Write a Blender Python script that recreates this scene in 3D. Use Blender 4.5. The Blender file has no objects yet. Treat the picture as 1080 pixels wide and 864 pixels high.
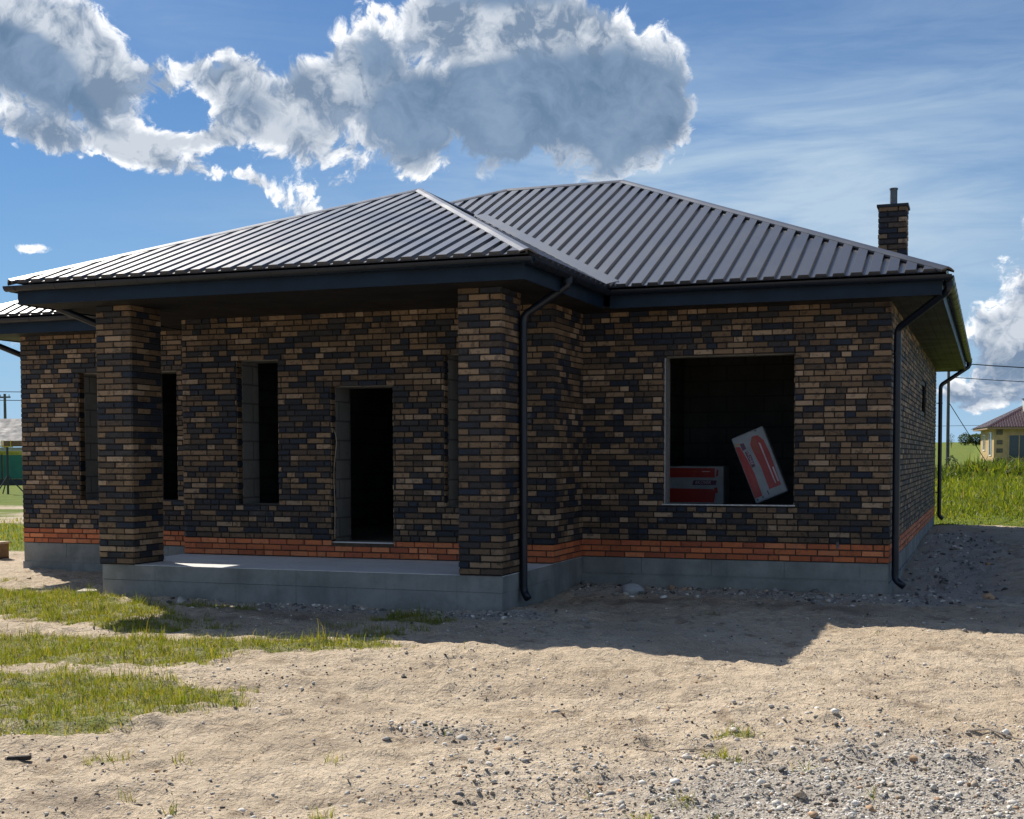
import bpy, bmesh, math, random
import numpy as np
from mathutils import Vector, Matrix

sc = bpy.context.scene
COL = sc.collection
R = math.radians

# ------------------------------------------------------------------ camera
cam_d = bpy.data.cameras.new('camera')
cam = bpy.data.objects.new('camera', cam_d)
COL.objects.link(cam)
cam_d.sensor_fit = 'HORIZONTAL'
cam_d.sensor_width = 36.0
cam_d.lens = 36.0 * 1384.39 / 1080.0
cam_d.shift_y = (542.86 - 432.0) / 1080.0
cam_d.clip_start = 0.1
cam_d.clip_end = 4000.0
YAW, PITCH, ROLL = -0.350353, -0.044544, -0.002204
_c, _s = math.cos(YAW), math.sin(YAW)
_r = Vector((_c, -_s, 0)); _f = Vector((_s, _c, 0)); _u = Vector((0, 0, 1))
F_ = _f * math.cos(PITCH) + _u * math.sin(PITCH)
U_ = _u * math.cos(PITCH) - _f * math.sin(PITCH)
R2 = _r * math.cos(ROLL) + U_ * math.sin(ROLL)
U2 = U_ * math.cos(ROLL) - _r * math.sin(ROLL)
m = Matrix((R2, U2, -F_)).transposed().to_4x4()
m.translation = Vector((1.14694, -16.21769, 1.29456))
cam.matrix_world = m
sc.camera = cam

# ------------------------------------------------------------------ sun
SUN = Vector((-0.77, 0.55, 1.0)).normalized()
sun_el = math.asin(SUN.z)
sun_az = math.atan2(SUN.x, SUN.y)           # clockwise from +Y
sl = bpy.data.lights.new('sun', 'SUN')
sl.energy = 4.2
sl.angle = R(0.53)
sl.color = (1.0, 0.92, 0.80)
so = bpy.data.objects.new('sun', sl)
COL.objects.link(so)
so.rotation_euler = SUN.to_track_quat('Z', 'Y').to_euler()
so.location = (-30, 30, 40)

# ------------------------------------------------------------------ colour management
sc.view_settings.view_transform = 'Standard'
sc.view_settings.look = 'None'
sc.view_settings.exposure = 0.65
sc.view_settings.gamma = 1.0
sc.view_settings.use_curve_mapping = False
sc.cycles.use_denoising = True
sc.cycles.max_bounces = 6
sc.cycles.diffuse_bounces = 4
sc.cycles.sample_clamp_indirect = 8.0

# ------------------------------------------------------------------ node helpers
class NT:
    def __init__(s, tree):
        s.t = tree; s.n = tree.nodes; s.l = tree.links
    def new(s, typ, **kw):
        n = s.n.new(typ)
        for k, v in kw.items(): setattr(n, k, v)
        return n
    def put(s, sock, v):
        if isinstance(v, bpy.types.NodeSocket): s.l.new(v, sock)
        elif v is not None: sock.default_value = v
    def math(s, op, a, b=None, c=None, clamp=False):
        n = s.new('ShaderNodeMath', operation=op, use_clamp=clamp)
        s.put(n.inputs[0], a)
        if b is not None: s.put(n.inputs[1], b)
        if c is not None: s.put(n.inputs[2], c)
        return n.outputs[0]
    def vmath(s, op, a, b=None, out=0, scale=None):
        n = s.new('ShaderNodeVectorMath', operation=op)
        s.put(n.inputs[0], a)
        if b is not None: s.put(n.inputs[1], b)
        if scale is not None: s.put(n.inputs['Scale'], scale)
        return n.outputs[out]
    def noise(s, vec, scale, detail=4, rough=0.55, dist=0.0, dim='3D', lac=2.0):
        n = s.new('ShaderNodeTexNoise', noise_dimensions=dim)
        if vec is not None: s.put(n.inputs['Vector'], vec)
        n.inputs['Scale'].default_value = scale
        n.inputs['Detail'].default_value = detail
        n.inputs['Roughness'].default_value = rough
        n.inputs['Distortion'].default_value = dist
        n.inputs['Lacunarity'].default_value = lac
        return n.outputs[0]
    def smooth(s, v, a, b):
        n = s.new('ShaderNodeMapRange', interpolation_type='SMOOTHSTEP')
        s.put(n.inputs[0], v)
        n.inputs[1].default_value = a; n.inputs[2].default_value = b
        n.inputs[3].default_value = 0; n.inputs[4].default_value = 1
        return n.outputs[0]
    def maprange(s, v, a, b, c, d):
        n = s.new('ShaderNodeMapRange')
        s.put(n.inputs[0], v)
        for i, x in enumerate((a, b, c, d)): n.inputs[i + 1].default_value = x
        return n.outputs[0]
    def mix(s, f, a, b, mode='MIX'):
        n = s.new('ShaderNodeMix', data_type='RGBA', blend_type=mode)
        s.put(n.inputs[0], f)
        for i, v in ((6, a), (7, b)):
            if isinstance(v, tuple): v = tuple(v) + (1,) if len(v) == 3 else v
            s.put(n.inputs[i], v)
        return n.outputs[2]
    def bump(s, h, strength=0.3, dist=0.01, normal=None):
        n = s.new('ShaderNodeBump')
        n.inputs['Strength'].default_value = strength
        n.inputs['Distance'].default_value = dist
        s.put(n.inputs['Height'], h)
        if normal is not None: s.put(n.inputs['Normal'], normal)
        return n.outputs[0]
    def attr(s, name):
        n = s.new('ShaderNodeAttribute', attribute_name=name)
        return n

def newmat(name):
    mt = bpy.data.materials.new(name)
    mt.use_nodes = True
    t = NT(mt.node_tree)
    b = t.n['Principled BSDF']
    return mt, t, b

# ------------------------------------------------------------------ world: Nishita sky with clouds placed by compass direction
W = bpy.data.worlds.new('World')
sc.world = W
W.use_nodes = True
wt = NT(W.node_tree)
bg = wt.n['Background']
sky = wt.new('ShaderNodeTexSky', sky_type='NISHITA')
sky.sun_disc = False
sky.sun_elevation = sun_el
sky.sun_rotation = sun_az
sky.altitude = 100
sky.air_density = 1.0
sky.dust_density = 0.4
sky.ozone_density = 2.5
tc = wt.new('ShaderNodeTexCoord')
D = tc.outputs['Generated']

def dirvec(az, el):
    a, e = R(az), R(el)
    return Vector((math.sin(a) * math.cos(e), math.cos(a) * math.cos(e), math.sin(e)))

def blob(az, el, su, sv, rot=0.0, amp=1.0):
    c = dirvec(az, el)
    u = Vector((0, 0, 1)).cross(c) * -1
    u.normalize()
    v = c.cross(u) * -1
    if v.z < 0: v = -v
    cr, sr = math.cos(R(rot)), math.sin(R(rot))
    u2 = u * cr + v * sr; v2 = v * cr - u * sr
    a = wt.vmath('DOT_PRODUCT', D, tuple(u2 / R(su)), out=1)
    a = wt.math('SUBTRACT', a, u2.dot(c) / R(su))
    b = wt.vmath('DOT_PRODUCT', D, tuple(v2 / R(sv)), out=1)
    b = wt.math('SUBTRACT', b, v2.dot(c) / R(sv))
    q = wt.math('ADD', wt.math('MULTIPLY', a, a), wt.math('MULTIPLY', b, b))
    e = wt.math('EXPONENT', wt.math('MULTIPLY', q, -1.0))
    facing = wt.math('GREATER_THAN', wt.vmath('DOT_PRODUCT', D, tuple(c), out=1), 0.0)
    return wt.math('MULTIPLY', wt.math('MULTIPLY', e, amp), facing)

def addup(lst):
    r = lst[0]
    for x in lst[1:]: r = wt.math('ADD', r, x)
    return r

#SKYBEGIN
cum = addup([
    blob(-39.6, 16.9, 3.4, 2.0, -30, 1.0),      # big grey cloud, far left
    blob(-37.0, 14.2, 2.6, 1.2, -32, 0.85),
    blob(-39.2, 12.9, 3.2, 0.75, -8, 0.75),
    blob(-35.8, 12.4, 1.4, 0.5, -20, 0.5),
    blob(-32.6, 15.6, 2.4, 0.9, 10, 0.85),       # band towards the middle
    blob(-31.2, 14.4, 1.6, 1.1, -35, 0.75),
    blob(-34.0, 13.0, 3.0, 0.5, 6, 0.65),
    blob(-29.0, 15.2, 1.6, 0.9, 10, 0.65),
    blob(-28.4, 13.5, 1.6, 1.5, 40, 0.7),
    blob(-27.8, 11.6, 1.9, 1.1, 40, 0.58),
    blob(-26.2, 16.0, 1.4, 1.6, 30, 0.75),
    blob(-24.0, 12.4, 0.9, 1.2, 60, 0.72),
    blob(-22.8, 17.8, 2.0, 1.3, -20, 0.9),       # white top of the large cloud over the roof
    blob(-20.6, 17.4, 1.6, 1.0, 10, 0.75),
    blob(-18.0, 17.4, 2.6, 1.1, 0, 0.9),
    blob(-24.6, 15.0, 1.4, 1.0, 30, 0.6),
    blob(-33.2, 11.9, 1.6, 0.4, -10, 0.45),
    blob(-15.8, 16.2, 1.5, 0.9, -40, 0.72),
    blob(-13.4, 14.6, 0.6, 1.3, 10, 0.62),
    blob(-12.9, 13.4, 0.5, 0.5, 0, 0.5),
    blob(-30.9, 11.5, 1.1, 0.5, -20, 0.55),
    blob(-29.5, 10.4, 0.9, 0.5, -30, 0.45),
    blob(-39.9, 8.4, 0.95, 0.34, 0, 0.85),       # little cloud at the left
    blob(1.4, 4.6, 1.9, 2.4, 0, 1.2),            # cumulus tower at the right
    blob(3.5, 6.2, 2.6, 3.4, 0, 1.0),
    blob(-0.4, 2.4, 1.8, 0.7, 0, 0.60),
    blob(-41.8, 5.3, 2.2, 1.0, 0, 0.6),
    blob(9.0, 9.0, 5.0, 3.0, 0, 0.9),
    blob(-58, 20.0, 8.0, 5.0, 0, 0.8),
    blob(40, 20.0, 14.0, 6.0, 0, 0.9),
    blob(120, 25.0, 24.0, 12.0, 0, 1.1),  # from here on: unseen clouds behind the camera, added to light the facade
    blob(165, 30.0, 26.0, 11.0, 0, 1.1),
    blob(225, 28.0, 26.0, 10.0, 0, 1.0),
])
body = addup([blob(-18.4, 14.6, 4.6, 2.6, 0, 1.0), blob(-14.6, 14.8, 1.8, 2.2, 0, 0.6), blob(-23.6, 15.0, 3.0, 2.0, 0, 0.45), blob(-20.5, 18.6, 5, 1.3, 0, 0.6), blob(-41.0, 15.6, 2.6, 1.4, -28, 0.6), blob(-29.5, 14.0, 4.5, 1.6, 15, 0.22)])
bright = addup([blob(-27, 39.0, 20.0, 8.5, 0, 0.42), blob(-54, 46.0, 17.0, 13.0, 0, 1.3)])  # unseen bright cloud above the frame, added to lighten the roof's reflections
dark = addup([
    blob(-41.4, 15.7, 3.0, 1.3, -30, 1.2),
    blob(-38.0, 14.1, 2.2, 0.6, -38, 0.9),
    blob(-31.0, 14.6, 1.3, 0.8, -20, 0.6),
    blob(-18.8, 14.3, 5.6, 2.3, 0, 1.7),
    blob(-15.2, 14.6, 1.9, 1.8, 0, 1.1), blob(-24.2, 14.6, 2.4, 1.3, 20, 0.55), blob(-40.0, 16.2, 2.4, 0.8, -25, 0.5), blob(-28.6, 13.6, 1.2, 1.0, 30, 0.3),
    blob(-25.6, 16.9, 1.2, 1.1, 30, 0.6),
    blob(-20.2, 19.2, 3.0, 0.7, 0, 0.9),
    blob(2.5, 3.3, 2.5, 1.0, 0, 0.5),
])
# domain for the cloud noise: directions, warped so that the edges tear and curl
def cnoise(sc_, det):
    n = wt.new('ShaderNodeTexNoise', noise_dimensions='3D')
    wt.put(n.inputs['Vector'], D)
    n.inputs['Scale'].default_value = sc_; n.inputs['Detail'].default_value = det
    return wt.vmath('SUBTRACT', n.outputs['Color'], (0.5, 0.5, 0.5))
warp = wt.vmath('ADD', wt.vmath('SCALE', cnoise(11.0, 3.0), scale=0.07), wt.vmath('SCALE', cnoise(42.0, 4.0), scale=0.022))
P = wt.vmath('ADD', D, warp)
n1 = wt.noise(P, 19.0, 12, 0.62)
P2 = wt.vmath('ADD', P, tuple(SUN * 0.010 + Vector((0, 0, 0.006))))
n2 = wt.noise(P2, 19.0, 5, 0.6)
nl = wt.noise(D, 5.5, 3, 0.5)
nz = wt.math('SUBTRACT', n1, 0.5)
tot = wt.math('ADD', cum, body)
cover = wt.math('ADD', tot, wt.math('MULTIPLY', wt.math('MULTIPLY', nz, 3.3), wt.smooth(tot, 0.06, 0.36)))
alpha = wt.smooth(cover, 0.30, 0.58)
lit = wt.math('MULTIPLY_ADD', wt.math('SUBTRACT', n1, n2), 7.0, 0.58, clamp=True)
# depth of cloud towards the base: the deep parts and the bases are grey, rims and towers white
deep = wt.smooth(wt.math('ADD', dark, wt.math('MULTIPLY', nz, 2.0)), 0.30, 0.80)
rim = wt.math('SUBTRACT', 1.0, wt.smooth(cover, 0.42, 0.80))
white = wt.mix(lit, (2.3, 3.0, 4.1), (8.8, 8.9, 9.0))
white = wt.mix(wt.math('MULTIPLY', wt.smooth(cover, 0.48, 0.95), 0.85), white, wt.mix(lit, (1.35, 1.95, 2.85), (3.9, 4.4, 5.1)))
grc = wt.mix(wt.smooth(n1, 0.28, 0.72), (0.85, 1.5, 2.5), (1.95, 2.75, 3.9))
ccol = wt.mix(wt.math('MULTIPLY', deep, wt.math('MULTIPLY_ADD', rim, -0.35, 1.0)), white, grc)

# thin veil of high cloud, drawn out sideways
mp = wt.new('ShaderNodeMapping')
wt.put(mp.inputs['Vector'], D)
mp.inputs['Scale'].default_value = (1.0, 1.0, 6.0)
mp.inputs['Rotation'].default_value = (0.0, 0.16, 0.0)
nv = wt.noise(mp.outputs[0], 6.5, 9, 0.60, 0.5)
veil_area = addup([blob(-7.0, 9.5, 10.0, 4.6, -14, 0.95), blob(-1.0, 14.0, 9.0, 6.0, -10, 0.55), blob(-30, 9.0, 10, 2.0, 0, 0.14), blob(-35, 17.6, 6, 1.6, 0, 0.3),
                   blob(-22, 9.0, 10, 3.5, 0, 0.40), blob(-25, 3.0, 40, 2.5, 0, 0.35), blob(-19, 13.5, 9, 4.0, 0, 0.45)])
veil = wt.math('MULTIPLY', wt.math('MULTIPLY', wt.math('MULTIPLY_ADD', wt.smooth(nv, 0.22, 0.78), 0.78, 0.22), veil_area), 1.02, clamp=True)
skyc = wt.mix(1.0, sky.outputs[0], (0.21, 0.375, 0.56), 'MULTIPLY')
sepd = wt.new('ShaderNodeSeparateXYZ'); wt.put(sepd.inputs[0], D)
hz = wt.math('EXPONENT', wt.math('MULTIPLY', wt.math('MAXIMUM', sepd.outputs[2], 0.0), -8.5))
skyc = wt.mix(wt.math('MULTIPLY', hz, 0.95), skyc, (2.9, 4.7, 6.7))
c1 = wt.mix(veil, skyc, (3.5, 4.6, 5.8))
c2 = wt.mix(alpha, c1, ccol)
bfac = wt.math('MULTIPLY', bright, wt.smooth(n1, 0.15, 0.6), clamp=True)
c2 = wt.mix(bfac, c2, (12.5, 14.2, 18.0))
#SKYEND
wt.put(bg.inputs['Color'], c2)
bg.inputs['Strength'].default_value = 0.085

# ------------------------------------------------------------------ mesh builder
rng = np.random.default_rng(7)
random.seed(7)

class MB:
    def __init__(s):
        s.v = []; s.f = []; s.mi = []; s.c = []; s.pieces = []
    def face(s, pts, mi=0, col=(1, 1, 1)):
        b = len(s.v)
        s.v.extend([tuple(p) for p in pts])
        s.f.append(tuple(range(b, b + len(pts)))); s.mi.append(mi); s.c.append(col)
    def mesh(s, vs, fs, mi=0, col=(1, 1, 1)):
        b = len(s.v)
        s.v.extend([tuple(p) for p in vs])
        s.pieces.append((b, len(s.f)))
        for f in fs:
            s.f.append(tuple(i + b for i in f)); s.mi.append(mi); s.c.append(col)
    def box(s, x0, x1, y0, y1, z0, z1, mi=0, col=(1, 1, 1)):
        vs = [(x, y, z) for x in (x0, x1) for y in (y0, y1) for z in (z0, z1)]
        fs = [(0, 1, 3, 2), (4, 6, 7, 5), (0, 4, 5, 1), (2, 3, 7, 6), (0, 2, 6, 4), (1, 5, 7, 3)]
        s.mesh(vs, fs, mi, col)
    def obox(s, O, A, B, C, mi=0, col=(1, 1, 1)):      # oriented box: corner + three edges
        O, A, B, C = (Vector(q) for q in (O, A, B, C))
        vs = [O + A * i + B * j + C * k for i in (0, 1) for j in (0, 1) for k in (0, 1)]
        fs = [(0, 1, 3, 2), (4, 6, 7, 5), (0, 4, 5, 1), (2, 3, 7, 6), (0, 2, 6, 4), (1, 5, 7, 3)]
        if A.cross(B).dot(C) < 0: fs = [tuple(reversed(f)) for f in fs]
        s.mesh(vs, fs, mi, col)
    def tube(s, pts, r, n=12, mi=0, cap=True, r1=None):
        pts = [Vector(p) for p in pts]
        k = len(pts)
        prev = None
        rings = []
        for i, p in enumerate(pts):
            if i == 0: t = (pts[1] - p).normalized()
            elif i == k - 1: t = (p - pts[i - 1]).normalized()
            else:
                t = ((p - pts[i - 1]).normalized() + (pts[i + 1] - p).normalized()).normalized()
            if prev is None:
                a = Vector((0, 0, 1)) if abs(t.z) < 0.9 else Vector((1, 0, 0))
                x = t.cross(a).normalized()
            else:
                x = (prev - t * prev.dot(t)).normalized()
            prev = x
            y = t.cross(x)
            sc_ = 1.0
            if 0 < i < k - 1:
                cs = t.dot((pts[i + 1] - p).normalized())
                sc_ = 1.0 / max(cs, 0.6)
            rr = r if r1 is None else r + (r1 - r) * i / (k - 1)
            rings.append([p + (x * math.cos(2 * math.pi * j / n) + y * math.sin(2 * math.pi * j / n)) * rr for j in range(n)])
        vs = [v for g in rings for v in g]
        fs = []
        for i in range(k - 1):
            for j in range(n):
                fs.append((i * n + j, i * n + (j + 1) % n, (i + 1) * n + (j + 1) % n, (i + 1) * n + j))
        if cap:
            fs.append(tuple(reversed(range(n))))
            fs.append(tuple((k - 1) * n + j for j in range(n)))
        s.mesh(vs, fs, mi)
    def sweep(s, prof, A, B, X, Y, mi=0, closed=True):   # closed profile (x,y) swept from A to B
        A, B, X, Y = (Vector(q) for q in (A, B, X, Y))
        n = len(prof)
        vs = [A + X * x + Y * y for x, y in prof] + [B + X * x + Y * y for x, y in prof]
        fs = [(j, (j + 1) % n, n + (j + 1) % n, n + j) for j in range(n)]
        fs.append(tuple(reversed(range(n)))); fs.append(tuple(range(n, 2 * n)))
        s.mesh(vs, fs, mi)
    def build_each(s, name, mats, parent=None, smooth=False):   # one object per piece
        out = []
        ends = s.pieces[1:] + [(len(s.v), len(s.f))]
        for (v0, f0), (v1, f1) in zip(s.pieces, ends):
            q = MB()
            q.mesh(s.v[v0:v1], [tuple(i - v0 for i in f) for f in s.f[f0:f1]])
            q.mi = s.mi[f0:f1]; q.c = s.c[f0:f1]
            out.append(q.build(name, mats, parent, smooth))
        return out
    def build(s, name, mats, parent=None, smooth=False, origin=None):
        me = bpy.data.meshes.new(name)
        o_ = Vector(origin) if origin else Vector((0, 0, 0))
        me.from_pydata([(v[0] - o_.x, v[1] - o_.y, v[2] - o_.z) for v in s.v], [], s.f)
        if not isinstance(mats, (list, tuple)): mats = [mats]
        for mt in mats: me.materials.append(mt)
        me.polygons.foreach_set('material_index', np.array(s.mi, dtype=np.int32))
        at = me.attributes.new('bcol', 'FLOAT_COLOR', 'FACE')
        ca = np.ones((len(s.f), 4), dtype=np.float32)
        ca[:, :3] = np.array(s.c, dtype=np.float32)
        at.data.foreach_set('color', ca.ravel())
        if smooth: me.polygons.foreach_set('use_smooth', np.ones(len(s.f), dtype=bool))
        me.update()
        o = bpy.data.objects.new(name, me)
        COL.objects.link(o)
        o.location = o_
        if parent: 
            o.parent = parent
            o.location = o_ - parent.location if not parent.parent else o_ - world_loc(parent)
        return o

def world_loc(o):
    l = Vector(o.location)
    while o.parent:
        o = o.parent
        l = l + Vector(o.location)
    return l

def np_mesh(name, verts, faces, mats, cols=None, smooth=False, parent=None):
    """verts (n,3), faces (m,k) with constant k"""
    me = bpy.data.meshes.new(name)
    n, mm, k = len(verts), len(faces), faces.shape[1]
    me.vertices.add(n); me.loops.add(mm * k); me.polygons.add(mm)
    me.vertices.foreach_set('co', verts.astype(np.float32).ravel())
    me.loops.foreach_set('vertex_index', faces.astype(np.int32).ravel())
    me.polygons.foreach_set('loop_start', np.arange(0, mm * k, k, dtype=np.int32))
    me.update(calc_edges=True)
    if not isinstance(mats, (list, tuple)): mats = [mats]
    for mt in mats: me.materials.append(mt)
    if cols is not None:
        at = me.attributes.new('bcol', 'FLOAT_COLOR', 'FACE')
        ca = np.ones((mm, 4), dtype=np.float32); ca[:, :3] = cols
        at.data.foreach_set('color', ca.ravel())
    if smooth: me.polygons.foreach_set('use_smooth', np.ones(mm, dtype=bool))
    me.update()
    o = bpy.data.objects.new(name, me)
    COL.objects.link(o)
    if parent: o.parent = parent
    return o

def thing(name, label, cat, loc=(0, 0, 0), group=None):
    o = bpy.data.objects.new(name, None)
    COL.objects.link(o)
    o.location = loc
    o.empty_display_size = 0.2
    return tag(o, label, cat, group)

def tag(o, label=None, cat=None, group=None, kind=None):
    if label: o['label'] = label
    if cat: o['category'] = cat
    if group: o['group'] = group
    if kind: o['kind'] = kind
    return o

# ------------------------------------------------------------------ numpy noise
def _hash(ix, iy, seed):
    h = (ix.astype(np.int64) * 374761393 + iy.astype(np.int64) * 668265263 + seed * 974634777) & 0xffffffff
    h = ((h ^ (h >> 13)) * 1274126177) & 0xffffffff
    h = h ^ (h >> 16)
    return (h & 0xffffff) / float(0xffffff)
def vnoise(x, y, seed=0):
    x = np.asarray(x, dtype=np.float64); y = np.asarray(y, dtype=np.float64)
    ix = np.floor(x); iy = np.floor(y)
    fx = x - ix; fy = y - iy
    fx = fx * fx * fx * (fx * (fx * 6 - 15) + 10); fy = fy * fy * fy * (fy * (fy * 6 - 15) + 10)
    ix = ix.astype(np.int64); iy = iy.astype(np.int64)
    a = _hash(ix, iy, seed); b = _hash(ix + 1, iy, seed); c = _hash(ix, iy + 1, seed); d = _hash(ix + 1, iy + 1, seed)
    return (a * (1 - fx) + b * fx) * (1 - fy) + (c * (1 - fx) + d * fx) * fy
def fbm(x, y, oct=4, seed=0, gain=0.5):
    r = 0; a = 1.0; t = 0
    x = np.asarray(x, dtype=np.float64); y = np.asarray(y, dtype=np.float64)
    for i in range(oct):
        r = r + a * vnoise(x, y, seed + i * 17); t += a
        ca, sa = math.cos(0.7), math.sin(0.7)
        x, y = (x * ca - y * sa) * 2.03 + 3.1, (x * sa + y * ca) * 2.03 + 7.7
        a *= gain
    return r / t
def sst(a, b, x):
    t = np.clip((np.asarray(x, dtype=np.float64) - a) / (b - a), 0, 1)
    return t * t * (3 - 2 * t)

# ------------------------------------------------------------------ terrain
def zf_base(x, y):
    x = np.asarray(x, dtype=np.float64); y = np.asarray(y, dtype=np.float64)
    z = np.full(np.broadcast(x, y).shape, -0.40)
    right = sst(-1.0, 0.3, x)
    z = z + right * 0.24 * np.clip(y / 11.0, 0, 1)
    d = y + 16.2
    far = sst(-32, -8, x)
    z = z + far * (np.clip(d - 29, 0, 71) * 0.0112 + np.clip(d - 100, 0, 160) * 0.021 + np.clip(d - 260, 0, 4000) * 0.0062)
    z = z - 0.0 * x
    # soil banked against the base of the walls
    near_front = np.exp(-((y + 0.25) / 0.55) ** 2) * sst(-4.4, -3.4, x) * sst(0.9, 0.0, x)
    z = z + near_front * (0.03 + 0.05 * sst(-2.2, -3.8, x))
    side = np.exp(-((x - 0.1) / 0.5) ** 2) * sst(0.4, 1.6, y) * sst(12, 8, y)
    z = z + side * 0.06
    # grassy bank left of the porch
    z = z + 0.07 * np.exp(-(((x + 9.0) / 2.2) ** 2 + ((y + 4.3) / 1.1) ** 2))
    z = z + 0.05 * np.exp(-(((x + 5.2) / 1.8) ** 2 + ((y + 6.3) / 0.8) ** 2))
    # front strip of the yard is slightly raised where the porch shadow ends
    z = z + 0.05 * np.exp(-(((x + 2.2) / 2.2) ** 2 + ((y + 6.0) / 1.0) ** 2))
    return z
def zf(x, y):
    z = zf_base(x, y)
    near = sst(26, 10, np.hypot(np.asarray(x) + 3, np.asarray(y) + 4))
    hs = 0.9
    z = z + near * ((fbm(x * 0.55, y * 0.55, 3, 5) - 0.5) * 0.10 * hs + (fbm(x * 2.3, y * 2.3, 3, 9) - 0.5) * 0.06 * hs
                    + (fbm(x * 7.0, y * 7.0, 3, 13) - 0.5) * 0.036)
    # rutted, kicked-up sand: elongated ridges
    z = z + near * (np.abs(fbm(x * 2.2 + y * 0.9, y * 5.2 - x * 0.6, 3, 31) - 0.5) * -0.06)
    # churned sand: heel marks and clods
    c1 = fbm(x * 4.2 + 11, y * 4.2, 2, 51); c2 = fbm(x * 13.0, y * 13.0, 2, 57)
    z = z + near * (-0.022 * sst(0.56, 0.72, c1) + 0.014 * (c2 - 0.5) + 0.010 * sst(0.6, 0.7, c2))
    # two shallow wheel ruts running past the porch to the right
    for off in (0.0, 1.5):
        dd = (y + 7.6 + off) - 0.16 * (x + 2) + 0.25 * np.sin(x * 0.9)
        z = z + near * (-0.035 * np.exp(-(dd / 0.16) ** 2) + 0.016 * np.exp(-((np.abs(dd) - 0.27) / 0.09) ** 2))
    return z
def pzf(x, y): return float(zf(np.array([x]), np.array([y]))[0])

# grass cover, 0..1
ELL = [  # cx, cy, rx, ry, rot(deg), weight : turf patches at the left of the yard
    (-9.0, -4.1, 2.4, 0.85, -20, 1.25), (-7.5, -5.1, 1.3, 0.42, -18, 1.05), (-10.9, -4.5, 1.4, 1.0, -20, 0.9),
    (-6.3, -6.7, 1.6, 0.6, -14, 1.2), (-4.55, -6.15, 1.0, 0.36, 14, 1.1), (-5.4, -6.35, 1.0, 0.3, 0, 0.8),
    (-5.0, -8.45, 1.35, 0.62, -20, 1.25), (-4.15, -8.55, 0.7, 0.40, -16, 1.0), (-5.0, -9.2, 1.1, 0.55, -24, 1.2), (-4.3, -9.2, 0.5, 0.28, -20, 0.8), (-6.9, -7.2, 1.0, 0.6, -20, 0.9),
    (-7.2, -3.6, 0.9, 0.4, -20, 0.8), (-4.55, -4.0, 0.75, 0.55, 50, 0.75), (-4.3, -4.9, 0.55, 0.35, 20, 0.75),
    (-3.85, -8.1, 0.16, 0.14, 0, 0.8), (-0.33, -8.25, 0.17, 0.1, 0, 0.75), (-0.27, -8.75, 0.17, 0.12, 0, 0.85), (-3.6, -9.45, 0.16, 0.1, 0, 0.6),
    (-3.95, -9.75, 0.5, 0.1, -10, 0.5), (-1.85, -10.65, 0.08, 0.07, 0, 0.75), (-2.27, -9.8, 0.07, 0.07, 0, 0.7), (-0.26, -9.95, 0.12, 0.09, 0, 0.5),
    (-3.45, -10.2, 0.15, 0.1, 0, 0.6), (-0.37, -10.3, 0.1, 0.08, 0, 0.5), (-11.6, -1.7, 0.6, 0.25, 0, 0.4)]
def grass_w(x, y):
    w = np.zeros(np.broadcast(x, y).shape)
    for cx, cy, rx, ry, rot, a in ELL:
        c, s_ = math.cos(R(rot)), math.sin(R(rot))
        dx, dy = x - cx, y - cy
        u = (dx * c + dy * s_) / rx; v = (dy * c - dx * s_) / ry
        w = np.maximum(w, a * np.exp(-(u * u + v * v) ** 1.5 * 0.9))
    n = fbm(x * 1.7, y * 1.7, 4, 71)
    n2 = fbm(x * 5.5, y * 5.5, 3, 72)
    return sst(0.32, 0.66, w * 0.85 + (n - 0.5) * 0.95 + (n2 - 0.5) * 0.55)
def field_w(x, y):       # the green field beyond the plot and the lawn at the far left
    n = fbm(x * 0.35, y * 0.35, 3, 55)
    a = sst(12.3, 13.3, y + (fbm(x * 0.9, y * 0.9, 3, 3) - 0.5) * 1.6) * sst(-9, -5, x)
    b = sst(2.2, 4.0, y + (n - 0.5) * 2) * sst(-12.9, -13.4, x) * np.clip(1.05 - 0.95 * sst(9, 12, y) * sst(24, 18, y) * sst(0.35, 0.6, n + 0.12), 0, 1)
    return np.maximum(a, b)
def gravel_w(x, y):      # grey crushed stone: right foreground and along the foundations
    n = fbm(x * 1.3, y * 1.3, 4, 91)
    a = np.exp(-(((x - 0.7) / 1.1) ** 2 + ((y + 9.6) / 1.5) ** 2))
    a = np.maximum(a, 0.55 * np.exp(-(((x + 0.3) / 1.2) ** 2 + ((y + 9.9) / 0.9) ** 2)))
    b = np.exp(-((y + 0.45) / 0.45) ** 2) * sst(-4.2, -3.6, x) * sst(1.2, 0.3, x)
    c = np.exp(-((y + 3.25) / 0.38) ** 2) * sst(-8.2, -7.2, x) * sst(-3.0, -3.6, x)
    e = np.exp(-((x - 0.6) / 0.75) ** 2) * sst(-1.2, 0.2, y) * sst(12, 8, y) * 0.85
    g = 0.45 * np.exp(-(((x + 1.9) / 0.55) ** 2 + ((y + 8.8) / 0.35) ** 2)) + 0.4 * np.exp(-(((x + 3.4) / 0.4) ** 2 + ((y + 8.7) / 0.22) ** 2))
    return np.clip(np.maximum.reduce([a, b, c, e, g]) * 1.1 + (n - 0.5) * 0.5, 0, 1)

def axis(segs):
    out = []
    for a, b, st in segs:
        k = max(1, int(round((b - a) / st)))
        out.append(np.linspace(a, b, k, endpoint=False))
    out.append(np.array([segs[-1][1]]))
    return np.concatenate(out)

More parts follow.
